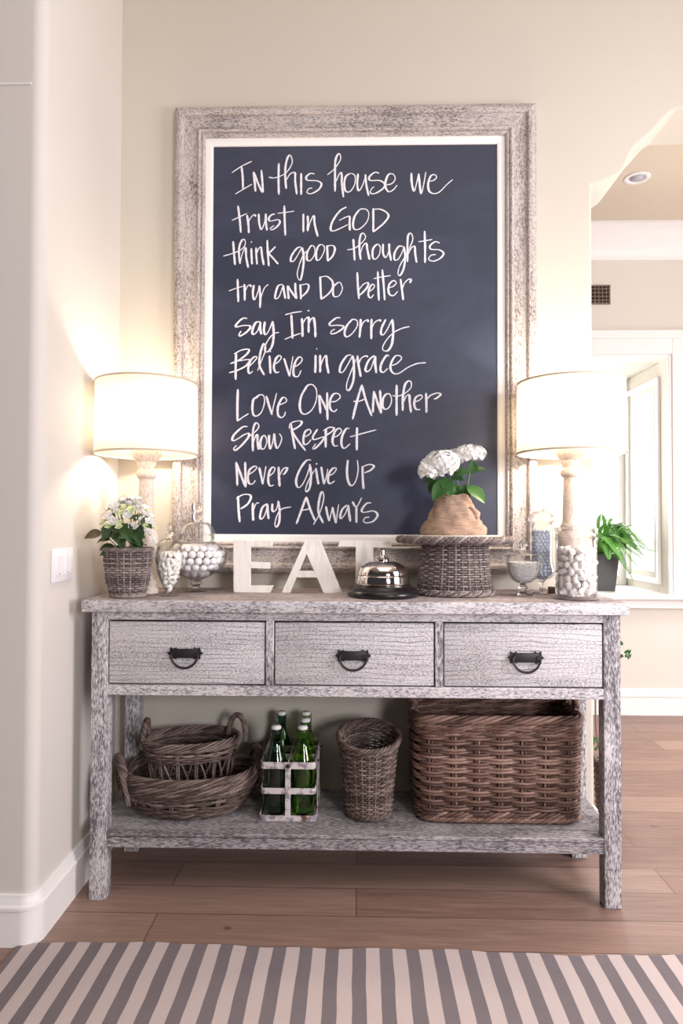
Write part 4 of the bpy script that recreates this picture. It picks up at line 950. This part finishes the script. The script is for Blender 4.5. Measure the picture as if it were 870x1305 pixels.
hleaf(584, 632, -.02, 576, 616, -.04, 13, (0, -1, .2), .0, .5); hleaf(586, 633, -.02, 592, 617, -.04, 13, (0, -1, .2), .0, .55); hleaf(588, 634, .0, 600, 625, -.01, 12, (0, -1, .3), .0, .45); hleaf(580, 634, .0, 564, 622, -.01, 12, (0, -1, .3), .0, .35)
def flower_head(parts, n, seed):
    random.seed(seed); m = MB(); m.off = hp.location
    for (cx_, cy_, dd, rx, ry, rz_, nn) in parts:
        c = P(cx_, cy_, HY+dd)
        for i in range(nn):
            z = 1-1.55*(i+.5)/nn; a = i*2.39996; rr_ = math.sqrt(max(0, 1-z*z)); dr = Vector((rr_*math.cos(a), rr_*math.sin(a), z))
            p = c+Vector((dr.x*rx*hs, dr.y*rz_*hs, dr.z*ry*hs)); nrm = Vector((dr.x/rx, dr.y/rz_, dr.z/ry)).normalized()
            nrm = (nrm+Vector((random.uniform(-.35, .35), random.uniform(-.35, .35), random.uniform(-.2, .35)))).normalized()
            t1 = nrm.orthogonal().normalized(); t2 = nrm.cross(t1); R = random.uniform(.0085, .0115); a0 = random.random()*6.3
            for k in range(4):
                b2 = a0+k*PI/2; d_ = t1*math.cos(b2)+t2*math.sin(b2); leaf(m, p+d_*.0005, p+d_*R+nrm*R*.25, R*1.15, nrm, .10, .12, 4, 0, 1.15)
    return m.build('flower_head', m_petal, hp)
flower_head([(563, 590, -.045, 21, 15, 20, 95), (547, 599, -.045, 13, 14, 15, 60), (566, 597, -.06, 11, 11, 10, 42)], 0, 1)
flower_head([(598, 579, -.015, 19, 11, 17, 85), (608, 578, -.01, 10, 8, 12, 36)], 0, 2)
flower_head([(580, 583, .015, 11, 10, 14, 44)], 0, 3)
random.seed(21)
# ================================================================== fern on the window sill
FY = YF+.24; fs = S(FY); c = P(766, 752, FY)
fp = thing('potted_fern', 'green fern in a square tapered grey pot on the far window sill', 'potted plant', (c.x, FY, wz0))
hT, wT, wB = 46*fs, 16.5*fs, 12.5*fs
m = MB(); k = wB/wT
def sq(w, z): return [(-w, -w, z), (w, -w, z), (w, w, z), (-w, w, z)]
m.grid([sq(wB, 0), sq(wT*.97, hT*.84), sq(wT*1.04, hT*.85), sq(wT*1.06, hT), sq(wT*.95, hT), sq(wT*.9, hT*.9), sq(.0005, hT*.9)], closed_u=True); m.face([0, 3, 2, 1])
m.build('pot', m_potgrey, fp, smooth=False)
m = MB(); m.box(-wT*.9, wT*.9, -wT*.9, wT*.9, hT*.87, hT*.905); m.build('soil', m_soil, fp, smooth=False)
def frond(p0, p1, p2, w):
    m = MB(); m.at = random.random(); pts = smooth_path([p0, p1, p2], 17); n = len(pts)
    m.tube(pts, [.0028*(1-.8*i/n) for i in range(n)], 4)
    for i in range(3, n):
        s = i/(n-1); t_ = (pts[min(n-1, i+1)]-pts[i-1]).normalized(); sd = t_.cross(Vector((0, 0, 1)))
        sd = sd.normalized() if sd.length > .05 else Vector((1, 0, 0)); up = sd.cross(t_)
        L_ = w*(math.sin(PI*(.12+.85*s))**.8)
        for q in (-1, 1): leaf(m, pts[i], pts[i]+sd*(q*L_)+t_*L_*.45-Vector((0, 0, L_*.15)), .0095, up, .1, .1, 3, 0, .8)
    m.build('frond', m_leaff, fp)
def fr_px(x1, y1, x2, y2, d1, d2, w=.042):
    o = fp.location; frond(Vector((random.uniform(-.03, .03), random.uniform(-.03, .03), hT*.9)), P(x1, y1, FY+d1)-o, P(x2, y2, FY+d2)-o, w)
for q in [(776, 672, 792, 666, 0, -.05), (786, 676, 808, 668, -.05, -.1), (788, 684, 815, 681, 0, .05), (792, 690, 822, 688, -.1, -.15), (795, 692, 836, 703, -.05, -.1), (790, 695, 820, 712, .05, .08), (785, 700, 806, 738, -.12, -.2), (780, 700, 798, 726, -.15, -.2), (772, 690, 776, 712, -.2, -.25), (766, 672, 766, 655, 0, .0), (772, 668, 778, 660, .05, .08),
          (756, 676, 742, 670, 0, 0), (750, 684, 728, 690, .0, 0), (762, 680, 752, 705, -.15, -.2), (784, 690, 812, 722, -.15, -.25), (778, 682, 800, 690, -.15, -.22), (770, 684, 784, 704, -.2, -.26), (782, 684, 803, 700, .1, .15), (768, 680, 770, 668, -.1, -.15), (786, 688, 816, 700, -.1, -.2), (779, 690, 792, 712, -.18, -.25)]: fr_px(*q)
for i in range(20):
    e = random.uniform(-.6, 1.0); r_ = random.uniform(28, 58); a = random.uniform(-.25, 1.25) if i % 4 else random.uniform(2.2, 3.4)
    fr_px(768+r_*.55*math.cos(a), 690-r_*.5*math.sin(a)-8, 770+r_*math.cos(a), 696-r_*.45*math.sin(a)+r_*.12, .06*e, -.10+.12*e, .038)
# ================================================================== light switch
a, b2 = PX(64.5, 721, XL), PX(90.5, 719, XL); zc = (a.z+b2.z)/2; hh = (PX(77, 699, XL).z-PX(77, 741, XL).z)/2
sw = thing('light_switch', 'white double rocker light switch plate on the left wall', 'light switch', (XL, (a.y+b2.y)/2, zc))
yw = (b2.y-a.y)/2
m = MB(); m.box(0, .006, -yw, yw, -hh, hh, .0025, 2); m.build('plate', m_plate, sw, smooth='auto')
for s in (-1, 1):
    m = MB(); y = s*yw*.44; m.box(.004, .0085, y-yw*.29, y+yw*.29, -hh*.62, hh*.62, .0015, 1); rk = m.build('rocker', m_plate, sw, smooth='auto')
    m = MB(); m.box(.0085, .0092, y-.004, y+.004, -hh*.50, -hh*.46); m.build('indicator', m_ventback, rk, smooth=False)
# ================================================================== baskets on the shelf
random.seed(31)
def front_y(x, y): return PZ(x, y, SZ).y
# big rectangular basket
fy = front_y(636, 1050); bB = .130; BYc = fy+bB*.97; bs = S(fy)
bx = (P(524, 980, fy+.03).x+P(746, 980, fy+.03).x)/2; aB = (P(746, 980, fy+.02).x-P(524, 980, fy+.02).x)/2-.012
bk = thing('rattan_basket', 'large rectangular brown rattan basket at the right end of the shelf', 'basket', (bx, BYc, SZ+.001))
Lb = ellipse_loop(aB, bB, 7.0); HB = P(636, 912, fy+.005).z-SZ
def bprofb(t, u): return .968+.032*t, .012+t*(HB-.025)
NS = 20
m = MB(); weave_rows(m, Lb, bprofb, NS, [.05+.94*(i+.5)/20 for i in range(20)], .0050, .0085, 6, 2); 
weaveo = m.build('woven_wall', m_wbrown, bk)
m = MB(); stakes(m, Lb, bprofb, NS, 0, .97, .0045, True, 6); m.build('stakes', m_wbrown, bk)
m = MB()
for t_, R, r_ in ((.86, .0065, .0052), (.925, .0065, .0052), (1.0, .0095, .0062)):
    pth = ring_path(Lb, bprofb, t_, 320); twist(m, pth, R, r_, 5, 9, flat=.9)
m.build('rim', m_wbrown, bk)
m = MB(); 
for t_ in (0, .045): twist(m, ring_path(Lb, bprofb, t_, 320), .0062, .0054, 4, 15)
m.build('base_braid', m_wbrown, bk)
m = MB(); disc(m, Lb, .95, .006, .014); m.build('bottom', m_wbrown, bk)
for sg in (1, -1):
    m = MB(); X = sg*aB
    twist(m, arch_path(Vector((X, -.045, HB-.02)), Vector((X, .055, HB-.02)), .062, Vector((sg*.004, 0, 0))), .0085, .006, 4, 5, closed=False); m.build('handle', m_wbrown, bk)
# waste-bin shaped willow basket
fy = front_y(471, 1049.5); rb_ = .074; nx_ = P(469.5, 1000, fy+rb_).x; ns = S(fy+rb_)
bn = thing('willow_bin', 'tall narrow grey brown willow basket with an open slanted top', 'basket', (nx_, fy+rb_, SZ+.002))
Ln = ellipse_loop(1, .98); zf, zk = P(469, 958, fy-.01).z-SZ, P(469, 919, fy+.165).z-SZ
def nprof(t, u):
    y = Ln(u).y; h = (zf+zk)/2+(zk-zf)/2*y; return .071+.021*t+.006*max(0, t-.85)/.15, .008+t*(h-.008)
m = MB(); weave_rows(m, Ln, nprof, 24, [(i+.5)/30 for i in range(29)], .0033, .0036, 4); stakes(m, Ln, nprof, 24, 0, 1, .003); m.build('woven_wall', m_wdark, bn)
m = MB()
twist(m, ring_path(Ln, nprof, 1.0, 180), .0055, .0040, 4, 11); twist(m, ring_path(Ln, nprof, .955, 180), .0045, .0036, 3, 11); m.build('rim', m_wdark, bn)
m = MB()
for t_ in (0, .03): twist(m, ring_path(Ln, nprof, t_, 150), .0042, .0036, 3, 10)
disc(m, Ln, .069, .004, .010); m.build('base_braid', m_wdark, bn)
# large low round tray basket
ta, tb_ = .218, .150; fy = front_y(232, 1045.5); TY = fy+.112; txc = P(241, 1010, TY).x
ty = thing('willow_tray_basket', 'wide low brown willow basket with two loop handles holding the smaller basket', 'basket', (txc, TY, SZ+.0045))
Lt = ellipse_loop(ta, tb_, 2.15)
def tprof(t, u): return .74+.26*min(1, t*1.25)**.6 - .03*max(0, t-.85)/.15, .006+.115*t
m = MB(); random.seed(8)
weave_rows(m, Lt, tprof, 22, [.10+.46*(i+.5)/8 for i in range(8)], .0042, .0055, 5, 1, .004)
m.build('woven_wall', m_wdark, ty)
m = MB(); stakes(m, Lt, tprof, 22, 0, .95, .0038, True); m.build('stakes', m_wdark, ty)
m = MB()
for t_ in (.62, .72, .82, .92, 1.0):
    twist(m, ring_path(Lt, tprof, t_, 260), .0078, .0038, 6, 4+int(t_*3))
m.build('rim', m_wdark, ty)
m = MB()
for t_ in (0, .08): twist(m, ring_path(Lt, tprof, t_, 220), .0055, .0042, 4, 7)
disc(m, Lt, .72, .003, .010); m.build('bottom', m_wdark, ty)
for ang in (201, 24):
    a = math.radians(ang); d = Vector((math.cos(a)*ta*.97, math.sin(a)*tb_*.97, 0)); tg = Vector((-math.sin(a)*ta, math.cos(a)*tb_, 0)).normalized(); ou = d.normalized()
    p0 = d-tg*.055+Vector((0, 0, .07)); p1 = d+tg*.055+Vector((0, 0, .07))
    m = MB(); twist(m, arch_path(p0, p1, .098, ou*.018, 34), .0105, .0042, 8, 3, closed=False); twist(m, arch_path(p0-tg*.02-Vector((0, 0, .03)), p1+tg*.02-Vector((0, 0, .03)), .118, ou*.024, 34), .005, .0038, 4, 3, closed=False)
    m.build('handle', m_wdark, ty)
# smaller oval basket standing inside it
sa, sb = .150, .103; SYc = TY+.012; sx_ = P(244, 960, SYc).x; base_z = SZ+.019
sbk = thing('oval_willow_basket', 'small oval brown willow basket with crossed lattice sides standing inside the low basket', 'basket', (sx_, SYc, base_z), rz=math.radians(14))
HS = P(244, 940, SYc).z-base_z
Ls = ellipse_loop(sa, sb, 2.1)
def sprof(t, u): return .80+.20*t, .004+t*(HS-.004)
m = MB(); random.seed(18)
for i in range(7): pass
weave_rows(m, Ls, sprof, 26, [.70+.26*(i+.5)/6 for i in range(6)], .0042, .004, 4, 1, .0015); weave_rows(m, Ls, sprof, 26, [.02+.28*(i+.5)/7 for i in range(7)], .0038, .004, 4)
m.build('woven_wall', m_wdark, sbk)
m = MB()
for i in range(26):
    u = i/26
    if i % 2 == 0: 
        for dd in (-.004, .004): m.at = random.random(); m.tube([spos(Ls, sprof, u+dd, t_) for t_ in (0, .3, .5, .7, .95)], .0028, 5)
    for dd in (1, -1):
        if i % 2: m.at = random.random(); m.tube([spos(Ls, sprof, u+dd*(-.022+.044*k/4), .28+.45*k/4) for k in range(5)], .0028, 5)
m.build('lattice', m_wdark, sbk)
m = MB()
for t_, R in ((.95, .0062), (1.0, .0075)): twist(m, ring_path(Ls, sprof, t_, 220), R, .0038, 5, 6)
m.build('rim', m_wdark, sbk)
m = MB(); disc(m, Ls, .78, .0, .008); m.build('bottom', m_wdark, sbk)
for ang in (172, 8):
    a = math.radians(ang); d = Vector((math.cos(a)*sa, math.sin(a)*sb, HS-.02)); tg = Vector((-math.sin(a)*sa, math.cos(a)*sb, 0)).normalized()
    if ang == 8: tg = (tg+Vector((-.9, 0, 0))).normalized()
    m = MB(); twist(m, arch_path(d-tg*.036, d+tg*.036, .082, Vector((.004, 0, 0)), 30), .0062, .0040, 5, 5, closed=False); m.build('handle', m_wdark, sbk)
# ================================================================== bottle crate and bottles
fy = front_y(365, 1046.5); ca, cbv = (P(402, 1010, fy).x-P(331.5, 1010, fy).x)/2, .122; cx_ = (P(402, 1010, fy).x+P(331.5, 1010, fy).x)/2
CYc = fy+cbv
cr = thing('bottle_carrier', 'chipped white painted metal bottle carrier with strap sides on the shelf', 'bottle carrier', (cx_, CYc, SZ+.001))
def rrect(a, b, r, n=6):
    out = []
    for (sx2, sy2, a0) in ((1, -1, -PI/2), (1, 1, 0), (-1, 1, PI/2), (-1, -1, PI)):
        for i in range(n+1):
            t_ = a0+PI/2*i/n; out.append(((a-r)*sx2+r*math.cos(t_), (b-r)*sy2+r*math.sin(t_)))
    return out
def strap(mb, a, b, r, z0, z1, th=.0025):
    o, i_ = rrect(a, b, r), rrect(a-th, b-th, max(.001, r-th))
    mb.grid([[(x, y, z0) for x, y in o], [(x, y, z1) for x, y in o], [(x, y, z1) for x, y in i_], [(x, y, z0) for x, y in i_]], closed_u=True, closed_v=True)
zt0, zt1 = P(365, 980.5, fy).z-SZ, P(365, 972, fy).z-SZ; zm0, zm1 = P(365, 1012.5, fy).z-SZ, P(365, 1005, fy).z-SZ
for z0_, z1_, g in ((zt0, zt1, 0), (zm0, zm1, 0), (0, .017, .003)):
    m = MB(); strap(m, ca+g, cbv+g, .014, z0_, z1_); m.build('strap', m_crate, cr, smooth='auto')
m = MB()
for s in (-1, 1):
    m.box(-.0085, .0085, s*(cbv+.0012)-.0015, s*(cbv+.0012)+.0015, 0, zt1, .0005)
    for y in (-.04, .04): m.box(s*(ca+.0012)-.0015, s*(ca+.0012)+.0015, y-.008, y+.008, 0, zt1, .0005)
m.build('upright_straps', m_crate, cr, smooth=False)
m = MB(); m.box(-.0012, .0012, -cbv+.003, cbv-.003, zt0-.0, zt1-.001)
for y in (-.04, .04): m.box(-ca+.003, ca-.003, y-.0012, y+.0012, zt0, zt1-.001)
m.build('divider', m_crate, cr, smooth=False)
m = MB(); m.box(-ca+.003, ca-.003, -cbv+.003, cbv-.003, .003, .006); m.build('tray_bottom', m_crate, cr, smooth=False)
m = MB(); m.lathe([(.0001, .004), (.005, .003), (.0065, 0)], 12); 
rv = MB(); bm = bmesh.new(); bmesh.ops.create_uvsphere(bm, u_segments=10, v_segments=6, radius=.007); bmesh.ops.scale(bm, vec=(1, .4, 1), verts=bm.verts); bmesh.ops.translate(bm, vec=(0, -cbv-.003, (zt0+zt1)/2), verts=bm.verts); rv.add_bm(bm); rv.build('rivet', m_iron, cr)
m = MB(); m.tube(smooth_path([(ca+.001, -.07, zt1-.008), (ca+.006, -.06, zt1-.014), (ca+.012, -.055, zt1-.002), (ca+.013, -.02, zt1-.002), (ca+.013, .05, zt1-.002), (ca+.004, .06, zt1-.01)], 5), .0018, 6); m.build('wire_handle', m_iron, cr)
HBt = P(359, 926.5, fy+.042).z-SZ-.006
bpf = smooth_prof([(.030, 0), (.0355, .003), (.0365, .012), (.0365, .145), (.035, .163), (.028, .188), (.020, .212), (.0155, .232), (.0135, .250), (.0135, HBt-.022), (.0155, HBt-.020), (.0155, HBt-.010), (.0135, HBt-.008)], 3)
def bottle(label, ix, iy, rz, mat):
    t = thing('swing_top_bottle', label, 'bottle', (cx_+ix, CYc+iy, SZ+.0078), 'green swing top bottles in the carrier', rz)
    m = MB(); th = .0028
    m.lathe([(.0001, .006)]+[(r, z) for r, z in bpf]+[(max(1e-4, r-th), max(z, .009)) for r, z in reversed(bpf)]+[(.0001, .009)] if False else [(.0001, .0)]+bpf+[(r-th, max(z, .006)) for r, z in reversed(bpf)]+[(.0001, .006)], 36, cap=False)
    m.build('glass', mat, t)
    m = MB(); m.lathe([(.009, HBt-.0085), (.0155, HBt-.0065), (.0165, HBt-.001), (.013, HBt+.004), (.0001, HBt+.005)], 20); m.build('stopper', m_white, t)
    m = MB()
    for s in (-1, 1): m.tube(smooth_path([(s*.0155, 0, HBt), (s*.0185, -.003, HBt-.012), (s*.0165, -.008, HBt-.034), (s*.0145, -.002, HBt-.045)], 4), .0013, 5)
    m.tube([(.0148*math.cos(a), .0148*math.sin(a), HBt-.044) for a in [2*PI*i/20 for i in range(20)]], .0014, 5, closed=True)
    m.tube([(-.0155, 0, HBt+.002), (0, -.002, HBt+.0065), (.0155, 0, HBt+.002)], .0013, 5)
    m.build('wire_bail', m_iron, t)
    return t
b0 = bottle('dark green swing top bottle at the front left of the metal carrier', -.0425, -.081, .3, m_greend)
def bcopy(label, ix, iy, rz):
    c = copy_tree(b1 if ix > 0 else b0); c.location = (cx_+ix, CYc+iy, SZ+.0078); c.rotation_euler.z = rz; c['label'] = label
b1 = bottle('bright green swing top bottle at the front right of the metal carrier', .0425, -.081, -.2, m_green)
bcopy('green swing top bottle in the middle of the right hand row of the carrier', .0445, 0, .5)
bcopy('green swing top bottle at the back right of the carrier, behind two others', .0405, .081, .1)
bcopy('dark green swing top bottle at the back left of the carrier, behind one other', -.0425, .081, -.4)
# ================================================================== small plant on the floor beyond the wall end
pY = .285; xa, xb2 = P(757, 1000, pY).x, P(790.5, 1000, pY).x; pr_ = (xb2-xa)/2
fpn = thing('floor_plant', 'slim leafy plant in a small dark wicker basket on the floor behind the table leg', 'potted plant', ((xa+xb2)/2, pY, 0))
ztop = P(775, 968, pY).z
def fprof(t, u): return pr_*(.78+.16*t), .008+t*(ztop-.008)
m = MB(); weave_rows(m, Lc, fprof, 18, [(i+.5)/17 for i in range(17)], .0038, .003, 4); stakes(m, Lc, fprof, 18, 0, 1, .0028); disc(m, Lc, pr_*.72, .002, .012); disc(m, Lc, pr_*.82, ztop-.02, ztop-.008)
pb = m.build('wicker_pot', m_wdark, fpn)
m = MB(); twist(m, ring_path(Lc, fprof, 1, 120), .0045, .0035, 4, 9); m.build('rim', m_wdark, pb)
m = MB(); m.off = fpn.location; q0 = fpn.location+Vector((-.01, 0, ztop-.01))
m.tube(smooth_path([q0, P(761, 945, pY), P(758.5, 900, pY), P(762, 865, pY), P(785, 842, pY), P(794, 836, pY)], 6), .0035, 6); m.build('stem', simple('woody_stem', (.20, .12, .09), .7), fpn)
random.seed(4)
for (x, y, sp2, n) in [(760, 948, 9, 16), (797, 838, 5.5, 9), (793, 823, 2, 2), (775, 955, 12, 10), (780, 848, 8, 8)]:
    for i in range(n):
        cxx, cyy = x+random.uniform(-sp2, sp2)*.6, y+random.uniform(-sp2, sp2); dd = random.uniform(-.03, .03)
        p0 = P(cxx, cyy, pY+dd); m = MB(); m.off = fpn.location; m.at = random.random()
        leaf(m, p0, p0+Vector((random.uniform(-.02, .02), random.uniform(-.012, .012), random.uniform(-.008, .022))), .011, (random.uniform(-.5, .5), -1, .4), .1, .2, 5); m.build('leaf', m_leafh, fpn)
